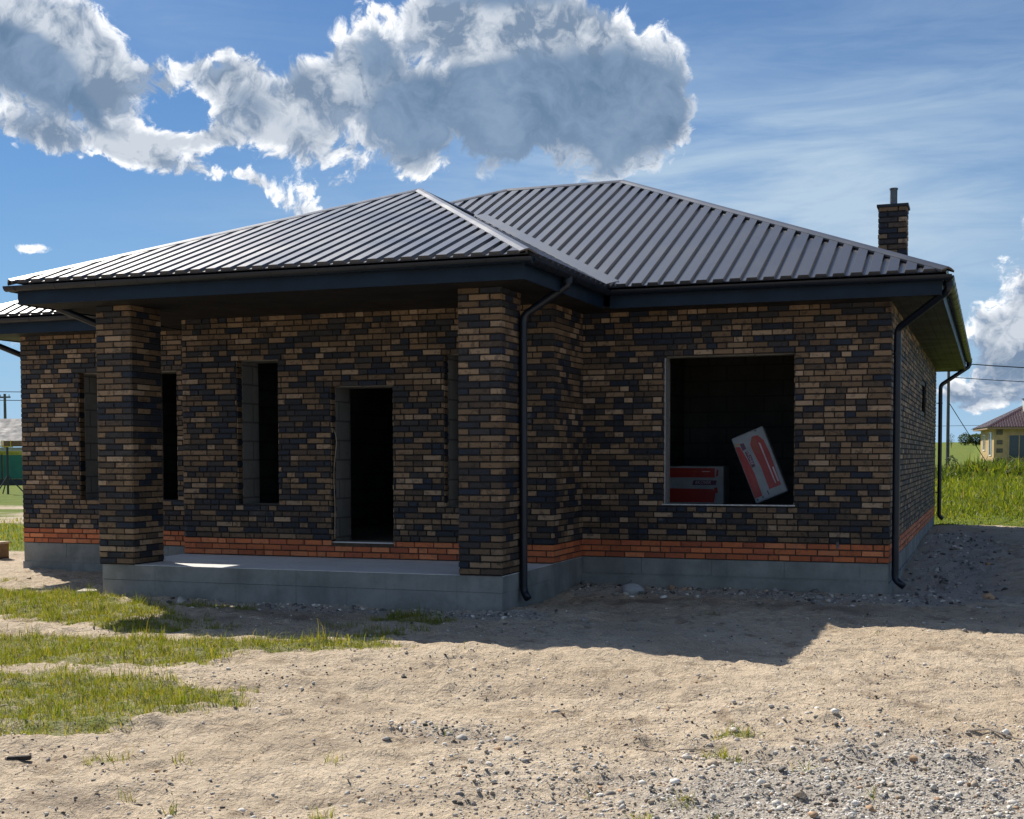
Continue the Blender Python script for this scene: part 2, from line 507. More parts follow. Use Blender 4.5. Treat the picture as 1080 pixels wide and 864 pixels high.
def ground_material():
    mt, t, b = newmat('bare_sandy_ground')
    geo = t.new('ShaderNodeNewGeometry')
    P = geo.outputs['Position']
    a = t.attr('zone')
    sep = t.new('ShaderNodeSeparateColor')
    t.put(sep.inputs[0], a.outputs['Color'])
    green, grav, damp = sep.outputs[0], sep.outputs[1], sep.outputs[2]
    n1 = t.noise(P, 0.9, 5, 0.6)
    n2 = t.noise(P, 6.0, 6, 0.65)
    n3 = t.noise(P, 45.0, 4, 0.6)
    sand = t.mix(t.smooth(n1, 0.3, 0.7), (0.435, 0.348, 0.245), (0.545, 0.450, 0.330))
    sand = t.mix(t.math('MULTIPLY', t.smooth(n2, 0.50, 0.72), 0.75), sand, (0.255, 0.195, 0.135))
    sand = t.mix(t.math('MULTIPLY', t.smooth(n3, 0.35, 0.75), 0.35), sand, (0.64, 0.56, 0.45))
    n4 = t.noise(P, 2.1, 6, 0.62, 0.6)
    sand = t.mix(t.math('MULTIPLY', t.smooth(n4, 0.56, 0.70), 0.7), sand, (0.225, 0.165, 0.11))
    # specks: small dark and pale grains
    vo = t.new('ShaderNodeTexVoronoi', feature='F1')
    t.put(vo.inputs['Vector'], P); vo.inputs['Scale'].default_value = 60.0
    sp = t.math('LESS_THAN', vo.outputs['Distance'], 0.2)
    sepc = t.new('ShaderNodeSeparateColor'); t.put(sepc.inputs[0], vo.outputs['Color'])
    sel = t.math('MULTIPLY', sp, t.math('GREATER_THAN', sepc.outputs[0], 0.82))
    sand = t.mix(t.math('MULTIPLY', sel, 0.8), sand, t.mix(t.math('GREATER_THAN', sepc.outputs[1], 0.45), (0.07, 0.06, 0.05), (0.62, 0.58, 0.52)))
    gcol = t.mix(t.smooth(n3, 0.3, 0.7), (0.31, 0.285, 0.25), (0.50, 0.465, 0.41))
    c = t.mix(t.math('MULTIPLY', t.smooth(t.math('ADD', grav, t.math('MULTIPLY', t.math('SUBTRACT', n2, 0.5), 0.5)), 0.15, 0.8), 0.85), sand, gcol)
    c = t.mix(t.math('MULTIPLY', damp, 0.8), c, (0.17, 0.135, 0.105))
    gg = t.mix(t.smooth(n1, 0.3, 0.7), (0.10, 0.15, 0.022), (0.155, 0.185, 0.03))
    gg = t.mix(t.smooth(n2, 0.55, 0.8), gg, (0.17, 0.145, 0.06))
    c = t.mix(t.smooth(t.math('ADD', green, t.math('MULTIPLY', t.math('SUBTRACT', n2, 0.5), 0.6)), 0.3, 0.75), c, gg)
    t.put(b.inputs['Base Color'], c)
    b.inputs['Roughness'].default_value = 0.95
    b.inputs['Specular IOR Level'].default_value = 0.15
    h = t.math('ADD', t.math('MULTIPLY', n2, 0.5), t.math('MULTIPLY', n3, 0.30))
    nb = t.noise(P, 17.0, 5, 0.65, 0.8)
    h = t.math('ADD', h, t.math('MULTIPLY', nb, 0.7))
    t.put(b.inputs['Normal'], t.bump(h, 1.0, 0.055))
    return mt

def make_ground():
    xs = axis([(-900, -300, 100), (-300, -100, 25), (-100, -40, 6), (-40, -18, 1.5), (-18, -12, 0.15), (-12, 3.2, 0.042), (3.2, 8, 0.2), (8, 20, 1.0), (20, 60, 4), (60, 300, 24), (300, 900, 100)])
    ys = axis([(-60, -20, 5), (-20, -12.2, 0.6), (-12.2, -0.2, 0.042), (-0.2, 14, 0.14), (14, 40, 0.8), (40, 120, 4), (120, 400, 20), (400, 2000, 160)])
    X, Y = np.meshgrid(xs, ys)
    Z = zf(X, Y)
    verts = np.stack([X.ravel(), Y.ravel(), Z.ravel()], 1)
    nx, ny = len(xs), len(ys)
    i = np.arange(nx * ny).reshape(ny, nx)
    faces = np.stack([i[:-1, :-1].ravel(), i[:-1, 1:].ravel(), i[1:, 1:].ravel(), i[1:, :-1].ravel()], 1)
    o = np_mesh('ground', verts, faces, ground_material(), smooth=True)
    far = sst(60, 120, np.hypot(X, Y))
    g = np.maximum(np.maximum(grass_w(X, Y) * 0.58, field_w(X, Y)), far)
    gr = gravel_w(X, Y)
    damp = np.exp(-((Y + 1.35) / 0.3) ** 2) * sst(-3.6, -2.6, X) * sst(0.4, -0.6, X) * 0.9
    damp = np.maximum(damp, np.exp(-(((X + 3.2) / 0.35) ** 2 + ((Y + 10.9) / 0.35) ** 2)) * 0.8)
    damp = np.maximum(damp, sst(-7.6, -7.0, X) * sst(-4.9, -5.4, X) * np.exp(-((Y + 4.0) / 0.7) ** 2) * 0.6)
    for (dx_, dy_, rx_, ry_, ro_, am_) in ((-0.95, -8.62, 0.7, 0.09, 14, 0.9), (-1.7, -8.95, 0.6, 0.16, 8, 0.7), (-2.6, -9.5, 0.8, 0.14, -12, 0.6), (-1.2, -7.0, 1.1, 0.10, 10, 0.6), (-2.9, -8.2, 0.5, 0.10, -15, 0.55), (0.3, -6.6, 0.9, 0.10, 12, 0.6), (-0.2, -5.2, 0.8, 0.12, 5, 0.6), (-1.9, -10.3, 0.6, 0.12, 20, 0.6)):
        c_, s2_ = math.cos(R(ro_)), math.sin(R(ro_))
        u_ = ((X - dx_) * c_ + (Y - dy_) * s2_) / rx_; v_ = ((Y - dy_) * c_ - (X - dx_) * s2_) / ry_
        damp = np.maximum(damp, am_ * np.exp(-(u_ ** 2 + (v_ + (fbm(X * 2.5, Y * 2.5, 2, 66) - 0.5) * 3) ** 2)))
    damp = damp * sst(0.25, 0.6, fbm(X * 1.1, Y * 1.9, 3, 44))
    at = o.data.attributes.new('zone', 'FLOAT_COLOR', 'POINT')
    arr = np.ones((nx * ny, 4), dtype=np.float32)
    arr[:, 0] = g.ravel(); arr[:, 1] = gr.ravel(); arr[:, 2] = damp.ravel()
    at.data.foreach_set('color', arr.ravel())
    tag(o, kind='structure')
    return o
make_ground()

# ------------------------------------------------------------------ materials
def brick_material(name='dark_clinker_brick', mott=0.75):
    mt, t, b = newmat(name)
    a = t.attr('bcol')
    geo = t.new('ShaderNodeNewGeometry')
    P = geo.outputs['Position']
    n = t.noise(P, 13.0, 7, 0.7, 0.6)
    nf = t.noise(P, 85.0, 4, 0.65)
    k = t.smooth(n, 0.51, 0.62)
    c = t.mix(t.math('MULTIPLY', k, mott), a.outputs['Color'], t.mix(1.0, a.outputs['Color'], (0.26, 0.27, 0.33), 'MULTIPLY'))
    c = t.mix(t.math('MULTIPLY', t.smooth(nf, 0.5, 0.8), 0.4), c, t.mix(1.0, c, (1.7, 1.65, 1.6), 'MULTIPLY'))
    ne = t.noise(P, 2.6, 8, 0.72, 0.8)
    c = t.mix(t.math('MULTIPLY', t.smooth(ne, 0.60, 0.72), 0.22), c, (0.34, 0.31, 0.28))
    t.put(b.inputs['Base Color'], c)
    t.put(b.inputs['Roughness'], t.maprange(n, 0.3, 0.7, 0.75, 0.5))
    b.inputs['Specular IOR Level'].default_value = 0.35
    t.put(b.inputs['Normal'], t.bump(t.math('ADD', nf, n), 0.75, 0.009))
    return mt
M_BRICK = brick_material()
M_ORANGE = brick_material('orange_brick', 0.35)

def simple(name, col, rough=0.7, metal=0.0, spec=0.5, nscale=0.0, namp=0.25, bump=0.0, bscale=30.0, col2=None):
    mt, t, b = newmat(name)
    b.inputs['Roughness'].default_value = rough
    b.inputs['Metallic'].default_value = metal
    b.inputs['Specular IOR Level'].default_value = spec
    geo = t.new('ShaderNodeNewGeometry')
    P = geo.outputs['Position']
    if nscale:
        n = t.noise(P, nscale, 6, 0.6)
        c2 = col2 if col2 else tuple(x * (1 - namp) for x in col)
        t.put(b.inputs['Base Color'], t.mix(t.smooth(n, 0.32, 0.68), c2, col))
        t.put(b.inputs['Roughness'], t.maprange(n, 0.3, 0.7, min(1, rough + 0.08), max(0.05, rough - 0.08)))
    else:
        b.inputs['Base Color'].default_value = (*col, 1)
    if bump:
        t.put(b.inputs['Normal'], t.bump(t.noise(P, bscale, 5, 0.6), bump, 0.01))
    return mt

M_MORTAR = simple('dark_mortar', (0.028, 0.026, 0.025), 0.95, 0, 0.2, 14, 0.35, 0.4, 60)
M_MORTAR_R = simple('brown_mortar', (0.085, 0.06, 0.045), 0.95, 0, 0.2, 14, 0.35, 0.4, 60)

def concrete_material(name, base, base2, joint=True):
    mt, t, b = newmat(name)
    geo = t.new('ShaderNodeNewGeometry')
    P = geo.outputs['Position']
    n1 = t.noise(P, 1.6, 6, 0.62, 0.3)
    n2 = t.noise(P, 11.0, 6, 0.65)
    n3 = t.noise(P, 70.0, 3, 0.6)
    c = t.mix(t.smooth(n1, 0.3, 0.72), base2, base)
    c = t.mix(t.math('MULTIPLY', t.smooth(n2, 0.5, 0.75), 0.45), c, tuple(x * 0.55 for x in base))
    c = t.mix(t.math('MULTIPLY', t.smooth(n3, 0.6, 0.8), 0.35), c, tuple(min(1, x * 1.6) for x in base))
    # streaks running down
    mp = t.new('ShaderNodeMapping'); t.put(mp.inputs['Vector'], P); mp.inputs['Scale'].default_value = (6, 6, 0.5)
    n4 = t.noise(mp.outputs[0], 1.5, 4, 0.6)
    c = t.mix(t.math('MULTIPLY', t.smooth(n4, 0.55, 0.75), 0.4), c, tuple(x * 0.6 for x in base2))
    t.put(b.inputs['Base Color'], c)
    b.inputs['Roughness'].default_value = 0.9
    b.inputs['Specular IOR Level'].default_value = 0.25
    t.put(b.inputs['Normal'], t.bump(t.math('ADD', n2, t.math('MULTIPLY', n3, 0.4)), 0.5, 0.008))
    return mt
M_CONC = concrete_material('foundation_concrete', (0.265, 0.275, 0.265), (0.145, 0.155, 0.15))
M_SLAB = concrete_material('porch_concrete', (0.70, 0.70, 0.69), (0.60, 0.60, 0.60))
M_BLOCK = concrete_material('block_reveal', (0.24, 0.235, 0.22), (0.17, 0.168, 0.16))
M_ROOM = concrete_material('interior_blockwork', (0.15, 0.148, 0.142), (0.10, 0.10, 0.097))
M_TRIM = simple('navy_black_trim', (0.005, 0.016, 0.034), 0.5, 0.0, 0.22, 3, 0.25)
M_GUTTER = simple('black_gutter_plastic', (0.007, 0.012, 0.022), 0.36, 0.0, 0.35, 4, 0.25)
M_SOFFIT = simple('dark_soffit_panels', (0.012, 0.0125, 0.014), 0.55, 0.0, 0.3, 2, 0.2)
M_STEEL = simple('galvanised_strip', (0.45, 0.46, 0.47), 0.45, 0.6, 0.5, 30, 0.3)
M_FLUE = simple('flue_steel', (0.12, 0.13, 0.14), 0.45, 0.8, 0.5, 10, 0.3)

def roof_material(name, col):
    mt, t, b = newmat(name)
    geo = t.new('ShaderNodeNewGeometry')
    P = geo.outputs['Position']
    n = t.noise(P, 1.2, 6, 0.6)
    n2 = t.noise(P, 40.0, 3, 0.6)
    t.put(b.inputs['Base Color'], t.mix(t.smooth(n, 0.3, 0.7), tuple(x * 0.85 for x in col), tuple(x * 1.15 for x in col)))
    t.put(b.inputs['Roughness'], t.math('ADD', t.maprange(n, 0.3, 0.7, 0.26, 0.36), t.math('MULTIPLY', n2, 0.05)))
    b.inputs['Specular IOR Level'].default_value = 0.6
    t.put(b.inputs['Normal'], t.bump(n, 0.22, 0.02))
    return mt
M_ROOF = roof_material('graphite_steel_roofing', (0.036, 0.039, 0.047))

def add_block_joints(mt):
    t = NT(mt.node_tree); b = t.n['Principled BSDF']
    geo = t.new('ShaderNodeNewGeometry')
    sp = t.new('ShaderNodeSeparateXYZ'); t.put(sp.inputs[0], geo.outputs['Position'])
    cb = t.new('ShaderNodeCombineXYZ')
    t.put(cb.inputs[0], t.math('ADD', sp.outputs[0], sp.outputs[1])); t.put(cb.inputs[1], sp.outputs[2])
    br = t.new('ShaderNodeTexBrick')
    t.put(br.inputs['Vector'], cb.outputs[0])
    br.inputs['Scale'].default_value = 1.0
    br.inputs['Brick Width'].default_value = 0.6; br.inputs['Row Height'].default_value = 0.25
    br.inputs['Mortar Size'].default_value = 0.012
    old = b.inputs['Base Color'].links[0].from_socket
    t.put(b.inputs['Base Color'], t.mix(t.math('MULTIPLY', br.outputs['Fac'], 0.6), old, (0.05, 0.05, 0.048)))
add_block_joints(M_ROOM); add_block_joints(M_BLOCK)

# ------------------------------------------------------------------ brick laying
PAL = [((0.172, 0.112, 0.064), 18), ((0.225, 0.152, 0.092), 14), ((0.122, 0.079, 0.046), 16), ((0.30, 0.215, 0.142), 8),
       ((0.076, 0.053, 0.037), 11), ((0.034, 0.032, 0.034), 11), ((0.017, 0.020, 0.029), 15), ((0.013, 0.020, 0.037), 9)]
PALW = np.array([p[1] for p in PAL], float); PALW /= PALW.sum()
PALO = [((0.50, 0.145, 0.052), 5), ((0.43, 0.118, 0.044), 4), ((0.56, 0.19, 0.078), 3), ((0.36, 0.095, 0.042), 2)]
PALOW = np.array([p[1] for p in PALO], float); PALOW /= PALOW.sum()
def keyrand(key):
    h = 2166136261
    for ch in str(key): h = ((h ^ ord(ch)) * 16777619) & 0xffffffff
    return np.random.default_rng(h)
def pick(pal, w, g):
    c = np.array(pal[g.choice(len(pal), p=w)][0]) * g.uniform(0.82, 1.2)
    return tuple(c)

def grid_plane(mb, O, U, Lu, z0, z1, holes, mi):
    us = sorted(set([0, Lu] + [h[0] for h in holes] + [h[1] for h in holes]))
    zs = sorted(set([z0, z1] + [h[2] for h in holes] + [h[3] for h in holes]))
    us = [u for u in us if 0 <= u <= Lu]; zs = [z for z in zs if z0 <= z <= z1]
    O = Vector(O); U = Vector(U)
    for a, b in zip(us, us[1:]):
        for c, d in zip(zs, zs[1:]):
            um, zm = (a + b) / 2, (c + d) / 2
            if any(h[0] < um < h[1] and h[2] < zm < h[3] for h in holes): continue
            mb.face([O + U * a + Vector((0, 0, c)), O + U * b + Vector((0, 0, c)), O + U * b + Vector((0, 0, d)), O + U * a + Vector((0, 0, d))], mi)

def lay(mb, O, U, N, Lu, z0, z1, holes=(), seed=0, kl=None, kr=None, zref=0.0, endl=0.0, endr=0.0, pal=PAL, palw=PALW, ch=0.0035, heads=0.33, cp=0.0725, bl=0.24):
    """Running-bond bricks on the plane O + u*U + z, facing N, with a mortar face behind them."""
    O = Vector(O); U = Vector(U); N = Vector(N)
    grid_plane(mb, O, U, Lu, z0, z1, holes, 1)
    g = np.random.default_rng(seed)
    flip = U.cross(Vector((0, 0, 1))).dot(N) < 0
    r0 = int(math.floor((z0 - zref) / cp)) - 1
    r1 = int(math.ceil((z1 - zref) / cp)) + 1
    for r in range(r0, r1):
        za = max(zref + r * cp + 0.006, z0); zb = min(zref + r * cp + cp - 0.0055, z1)
        if zb - za < 0.012: continue
        segs = []
        u = -(bl + 0.02) / 2 if r % 2 else 0.0
        u += 0.0 if Lu < 0.8 else float(g.choice([0, 0, 0.065, -0.065])) * 0.8
        cells = []
        while u < Lu:
            Lb = bl
            if g.random() < heads and Lu > 0.8:
                cells += [(u, u + bl / 2 - 0.005), (u + bl / 2 + 0.005, u + bl)]
            else: cells.append((u, u + Lb))
            u += bl + 0.01
        cells = [(max(a, -endl), min(b, Lu + endr)) for a, b in cells if b > 0.03 and a < Lu - 0.015]
        if cells:
            a, b = cells[0]; cells[0] = (-endl, b)
            a, b = cells[-1]; cells[-1] = (a, Lu + endr)
        zm = (za + zb) / 2
        cut = [(h[0], h[1]) for h in holes if h[2] - 0.02 < zm < h[3] + 0.02]
        for a, b in cells:
            parts = [(a, b)]
            for ha, hb in cut:
                np_ = []
                for p, q in parts:
                    if q <= ha or p >= hb: np_.append((p, q))
                    else:
                        if p < ha: np_.append((p, ha))
                        if q > hb: np_.append((hb, q))
                parts = np_
            for p, q in parts:
                if q - p < 0.02: continue
                if kl is not None and p <= 0.001: col = pick(pal, palw, keyrand((kl, r)))
                elif kr is not None and q >= Lu - 0.001: col = pick(pal, palw, keyrand((kr, r)))
                else: col = pick(pal, palw, g)
                dpt = 0.0105 + g.uniform(-0.003, 0.003)
                j = g.uniform(-0.003, 0.003, 4)
                a0, a1 = p + (0.001 + j[0] if p > 0 else 0), q - (0.001 + j[1] if q < Lu else 0)
                c0, c1 = za + abs(j[2]), zb - abs(j[3])
                def P_(uu, zz, dd): return O + U * uu + Vector((0, 0, zz)) + N * dd
                vs = [P_(a0, c0, 0), P_(a1, c0, 0), P_(a1, c1, 0), P_(a0, c1, 0),
                      P_(a0 + ch, c0 + ch, dpt), P_(a1 - ch, c0 + ch, dpt), P_(a1 - ch, c1 - ch, dpt), P_(a0 + ch, c1 - ch, dpt)]
                fs = [(4, 5, 6, 7), (0, 1, 5, 4), (1, 2, 6, 5), (2, 3, 7, 6), (3, 0, 4, 7)]
                if flip: fs = [tuple(reversed(f)) for f in fs]
                mb.mesh(vs, fs, 0, col)

# ------------------------------------------------------------------ the house
ZS = 3.112           # soffit level
EZ = 3.355           # eave of the sheeting
OB = 0.225           # top of the orange course
W1 = -3.81; YE = -1.217; XE = -9.006; XL = -12.706; DEP = 13.3
PFY = -2.946
house = thing('brick_house', 'unfinished single storey house of mottled dark brick with graphite metal roof and porch', 'house', (0, 0, 0))
X_, Y_ = Vector((1, 0, 0)), Vector((0, 1, 0))

HWIN = (-2.742, -1.112, 0.675, 2.545)
def band(name, O, U, N, L, seed, kl=None, kr=None, holes=()):
    mb = MB(); lay(mb, O, U, N, L, 0.0, OB - 0.003, holes, seed, kl, kr, 0.0, pal=PALO, palw=PALOW, heads=0.06, cp=0.075, bl=0.25)

    return mb.build(name, [M_ORANGE, M_MORTAR_R], house)
def wall(name, O, U, N, L, holes, seed, kl=None, kr=None, z0=OB, **kw):
    mb = MB(); lay(mb, O, U, N, L, z0, ZS + 0.02, holes, seed, kl, kr, OB, **kw)
    return mb.build(name, [M_BRICK, M_MORTAR], house)
def sh(holes, x0): return [(a - x0, b - x0, c, d) for a, b, c, d in holes]
# main wing front, between the porch return and the right corner
wall('brick_wall', (W1, 0, 0), X_, -Y_, -W1, sh([HWIN], W1), 11, None, 'c0')
band('plinth_course', (W1, 0, 0), X_, -Y_, -W1, 12, None, 'o0')
# porch return wall
wall('brick_wall', (W1, YE, 0), Y_, X_, -YE, [], 13, 'c1', None)
band('plinth_course', (W1, YE, 0), Y_, X_, -YE, 14, 'o1', None)
# entrance wall
EH = [(-8.18, -7.556, 0.67, 2.56), (-6.80, -5.918, 0.19, 2.193), (-5.228, -4.60, 0.67, 2.56)]
wall('brick_wall', (XE, YE, 0), X_, -Y_, W1 - XE, sh(EH, XE), 15, 'c2', 'c1')
band('plinth_course', (XE, YE, 0), X_, -Y_, W1 - XE, 16, 'o2', 'o1', sh([(-6.80, -5.918, 0.19, 2.193)], XE))
wall('brick_wall', (XE, 0, 0), -Y_, -X_, -YE, [], 17, None, 'c2')
band('plinth_course', (XE, 0, 0), -Y_, -X_, -YE, 18, None, 'o2')
# left wing front
LH = [(-11.65, -11.03, 0.655, 2.545), (-10.555, -9.93, 0.655, 2.545)]
wall('brick_wall', (XL, 0, 0), X_, -Y_, XE - XL, sh(LH, XL), 19, 'c3', None)
band('plinth_course', (XL, 0, 0), X_, -Y_, XE - XL, 20, 'o3', None)
# side and rear walls
SH_ = [(7.35, 8.75, 1.99, 2.60)]
wall('brick_wall', (0, 0, 0), Y_, X_, DEP, SH_, 21, 'c0', None)
band('plinth_course', (0, 0, 0), Y_, X_, DEP, 22, 'o0', None)
wall('brick_wall', (XL, DEP, 0), -Y_, -X_, DEP, [], 23, None, 'c3')
band('plinth_course', (XL, DEP, 0), -Y_, -X_, DEP, 24, None, 'o3')
wall('brick_wall', (0, DEP, 0), -X_, Y_, -XL, [], 25, None, None)
band('plinth_course', (0, DEP, 0), -X_, Y_, -XL, 26, None, None)
# pillars
for px in (-9.05, -4.315):
    mb = MB(); x0, x1, y0, y1 = px, px + 0.49, PFY, PFY + 0.60
    k = 'p%.1f' % px
    for kk, (O, U, N, L, a, b) in enumerate((((x0, y0, 0), X_, -Y_, 0.49, k + 'a', k + 'b'), ((x1, y0, 0), Y_, X_, 0.60, k + 'b', k + 'c'),
                                  ((x1, y1, 0), -X_, Y_, 0.49, k + 'c', k + 'd'), ((x0, y1, 0), -Y_, -X_, 0.60, k + 'd', k + 'a'))):
        lay(mb, O, U, N, L, -0.008, ZS + 0.02, (), 40 + kk + int(abs(px)), a, b, 0.0)
    mb.build('brick_pillar', [M_BRICK, M_MORTAR], house)

# foundations
mb = MB()
def fnd(x0, x1, y0, y1, z0=-0.75, z1=-0.004): mb.box(x0, x1, y0, y1, z0, z1)
mb.box(XL, 0.0, 0.004, DEP, -0.75, -0.004)
mb.build('foundation', M_CONC, house)
mb = MB()     # courses of cast blocks facing the foundation
gq = np.random.default_rng(77)
for (ax, p0, p1, z0_, z1_) in (('x', W1 + 0.012, -0.002, -0.205, -0.006), ('x', XL + 0.01, XE - 0.03, -0.21, -0.006), ('y', 0.012, DEP - 0.01, -0.205, -0.006)):
    u = p0 + gq.uniform(-0.6, 0); 
    while u < p1:
        a, b = max(u, p0), min(u + 0.9, p1)
        if b - a > 0.05:
            o_ = gq.uniform(0.004, 0.009)
            if ax == 'x': mb.box(a + 0.003, b - 0.003, -o_, 0.0035, z0_, z1_)
            else: mb.box(0.0005, o_, a + 0.003, b - 0.003, z0_, z1_)
        u += 0.9
mb.build_each('foundation_block', M_CONC, house)
mb = MB()     # projecting footing lip of the front foundation, lower lift
mb.box(W1, 0.004, -0.018, 0.003, -0.75, -0.235)
mb.box(0.001, 0.016, -0.018, DEP, -0.75, -0.235)
mb.box(XL - 0.012, XE, -0.014, 0.002, -0.75, -0.29)
mb.build_each('foundation_footing', M_CONC, house)
# porch slab: two lifts of concrete
mb = MB()
mb.box(XE - 0.02, W1 - 0.004, PFY + 0.01, YE - 0.004, -0.19, -0.012)
mb.box(XE + 0.01, W1 - 0.008, YE - 0.0035, -0.002, -0.75, -0.012)
mb.build('porch_slab', M_CONC, house)
mb = MB(); mb.box(XE - 0.016, W1 - 0.0, PFY + 0.014, YE - 0.003, -0.0115, -0.0065); mb.box(XE + 0.012, W1 - 0.012, YE - 0.0025, -0.004, -0.0115, -0.0065)
mb.build('porch_screed', M_SLAB, house)
mb = MB()
mb.box(XE - 0.012, W1 - 0.010, PFY + 0.002, YE, -0.75, -0.1935)
mb.build('porch_base', M_CONC, house)

# reveals of the openings
def reveal_x(h, y0, seed, sill=None, name='window_reveal', thick=0.40):
    """Opening in a wall that faces -Y: brick returns, then rough block jambs, lintel and sill."""
    x0, x1, z0, z1 = h
    mb = MB()
    lay(mb, (x0, y0, 0), Y_, X_, 0.12, z0, z1, (), seed, zref=0.0)
    o1 = mb.build('brick_return', [M_BRICK, M_MORTAR], None)
    mb = MB()
    lay(mb, (x1, y0 + 0.12, 0), -Y_, -X_, 0.12, z0, z1, (), seed + 1, zref=0.0)
    o2 = mb.build('brick_return', [M_BRICK, M_MORTAR], None)
    mb = MB()
    a, b = x0 + 0.012, x1 - 0.012
    ya, yb = y0 + 0.122, y0 + 0.122 + thick
    mb.box(x0 - 0.25, a, ya, yb, z0, z1 - 0.012)
    mb.box(b, x1 + 0.25, ya, yb, z0, z1 - 0.012)
    mb.box(x0 - 0.25, x1 + 0.25, ya, yb, z1 - 0.0115, z1 + 0.22)
    mb.box(x0 - 0.25, x1 + 0.25, ya, yb, z0 - 0.22, z0 - 0.001)
    mb.box(x0, x1, y0 + 0.002, ya - 0.001, z1 + 0.0005, z1 + 0.02)
    mb.box(x0, x1, y0 + 0.002, ya - 0.001, z0 - 0.02, z0 - 0.0015)
    o = mb.build(name, M_BLOCK, house)
    o1.parent = o; o2.parent = o
    if sill == 'steel':
        q = MB()
        q.box(x0 - 0.02, x1 + 0.01, y0 - 0.016, y0 + 0.11, z0 - 0.0005, z0 + 0.014)
        q.build('sill_strip', M_STEEL, o)
        q = MB()
        q.box(x0 + 0.012, x0 + 0.02, y0 + 0.0, y0 + 0.20, z0 + 0.015, z1 - 0.02)
        q.build('jamb_strip', M_STEEL, o)
    if sill == 'wood':
        q = MB()
        q.box(x0 - 0.01, x1 + 0.01, y0 + 0.02, y0 + 0.115, z0, z0 + 0.012)
        q.build('sill_strip', M_SLAB, o)
    return o
reveal_x(HWIN, 0.0, 200, 'steel', thick=0.17)
reveal_x(EH[0], YE, 210)
dr = reveal_x(EH[1], YE, 220, 'wood', 'door_reveal')
reveal_x(EH[2], YE, 230)
reveal_x(LH[0], 0.0, 240)
reveal_x(LH[1], 0.0, 250)
# loose cable hanging at the door jamb
q = MB()
pts = []
for i in range(15):
    t_ = i / 14
    pts.append((-6.775 + 0.03 * math.sin(t_ * 9) * (1 - t_), YE + 0.05 + 0.01 * math.sin(t_ * 5), 1.62 - 1.38 * t_ ** 1.3))
pts = [(-6.79, YE + 0.03, 1.60), (-6.782, YE + 0.0, 1.66)] + pts
q.tube(pts, 0.006, 6)
q.build('loose_cable', simple('pale_cable', (0.30, 0.26, 0.2), 0.6), dr)
# side window: dark frame and black sheet stand in for the opening's shade
mb = MB()
for y0_, y1_, z0_, z1_ in ((7.352, 7.42, 1.992, 2.598), (8.68, 8.748, 1.992, 2.598), (7.421, 8.679, 2.53, 2.598), (7.421, 8.679, 1.992, 2.06)):
    mb.box(-0.10, -0.012, y0_, y1_, z0_, z1_)
sw_ = mb.build('side_window', M_SOFFIT, house)
mb = MB(); mb.box(-0.07, -0.03, 7.421, 8.679, 2.061, 2.529)
mb.build('pane', simple('opening_shade_black', (0.004, 0.004, 0.005), 1.0, 0, 0.0), sw_)

# interior: dark rooms of blockwork
def room(x0, x1, y0, y1, holes, yshell, extra=None):
    mb = MB()
    zf0, zt = 0.16, 2.95
    grid_plane(mb, (x0, y0, 0), X_, x1 - x0, zf0, zt, sh(holes, x0), 0)
    mb.face([(x0, y1, zf0), (x1, y1, zf0), (x1, y1, zt), (x0, y1, zt)])
    mb.face([(x0, y0, zf0), (x0, y1, zf0), (x0, y1, zt), (x0, y0, zt)])
    mb.face([(x1, y0, zf0), (x1, y1, zf0), (x1, y1, zt), (x1, y0, zt)])
    mb.face([(x0, y0, zf0), (x1, y0, zf0), (x1, y1, zf0), (x0, y1, zf0)])
    mb.face([(x0, y0, zt), (x1, y0, zt), (x1, y1, zt), (x0, y1, zt)])
    mb.build('room_walls', M_ROOM, house)
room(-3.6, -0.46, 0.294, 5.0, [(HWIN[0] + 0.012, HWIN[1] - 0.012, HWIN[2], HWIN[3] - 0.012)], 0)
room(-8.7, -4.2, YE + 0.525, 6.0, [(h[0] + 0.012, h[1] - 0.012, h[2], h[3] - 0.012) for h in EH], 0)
room(-12.25, -9.4, 0.525, 5.0, [(h[0] + 0.012, h[1] - 0.012, h[2], h[3] - 0.012) for h in LH], 0)

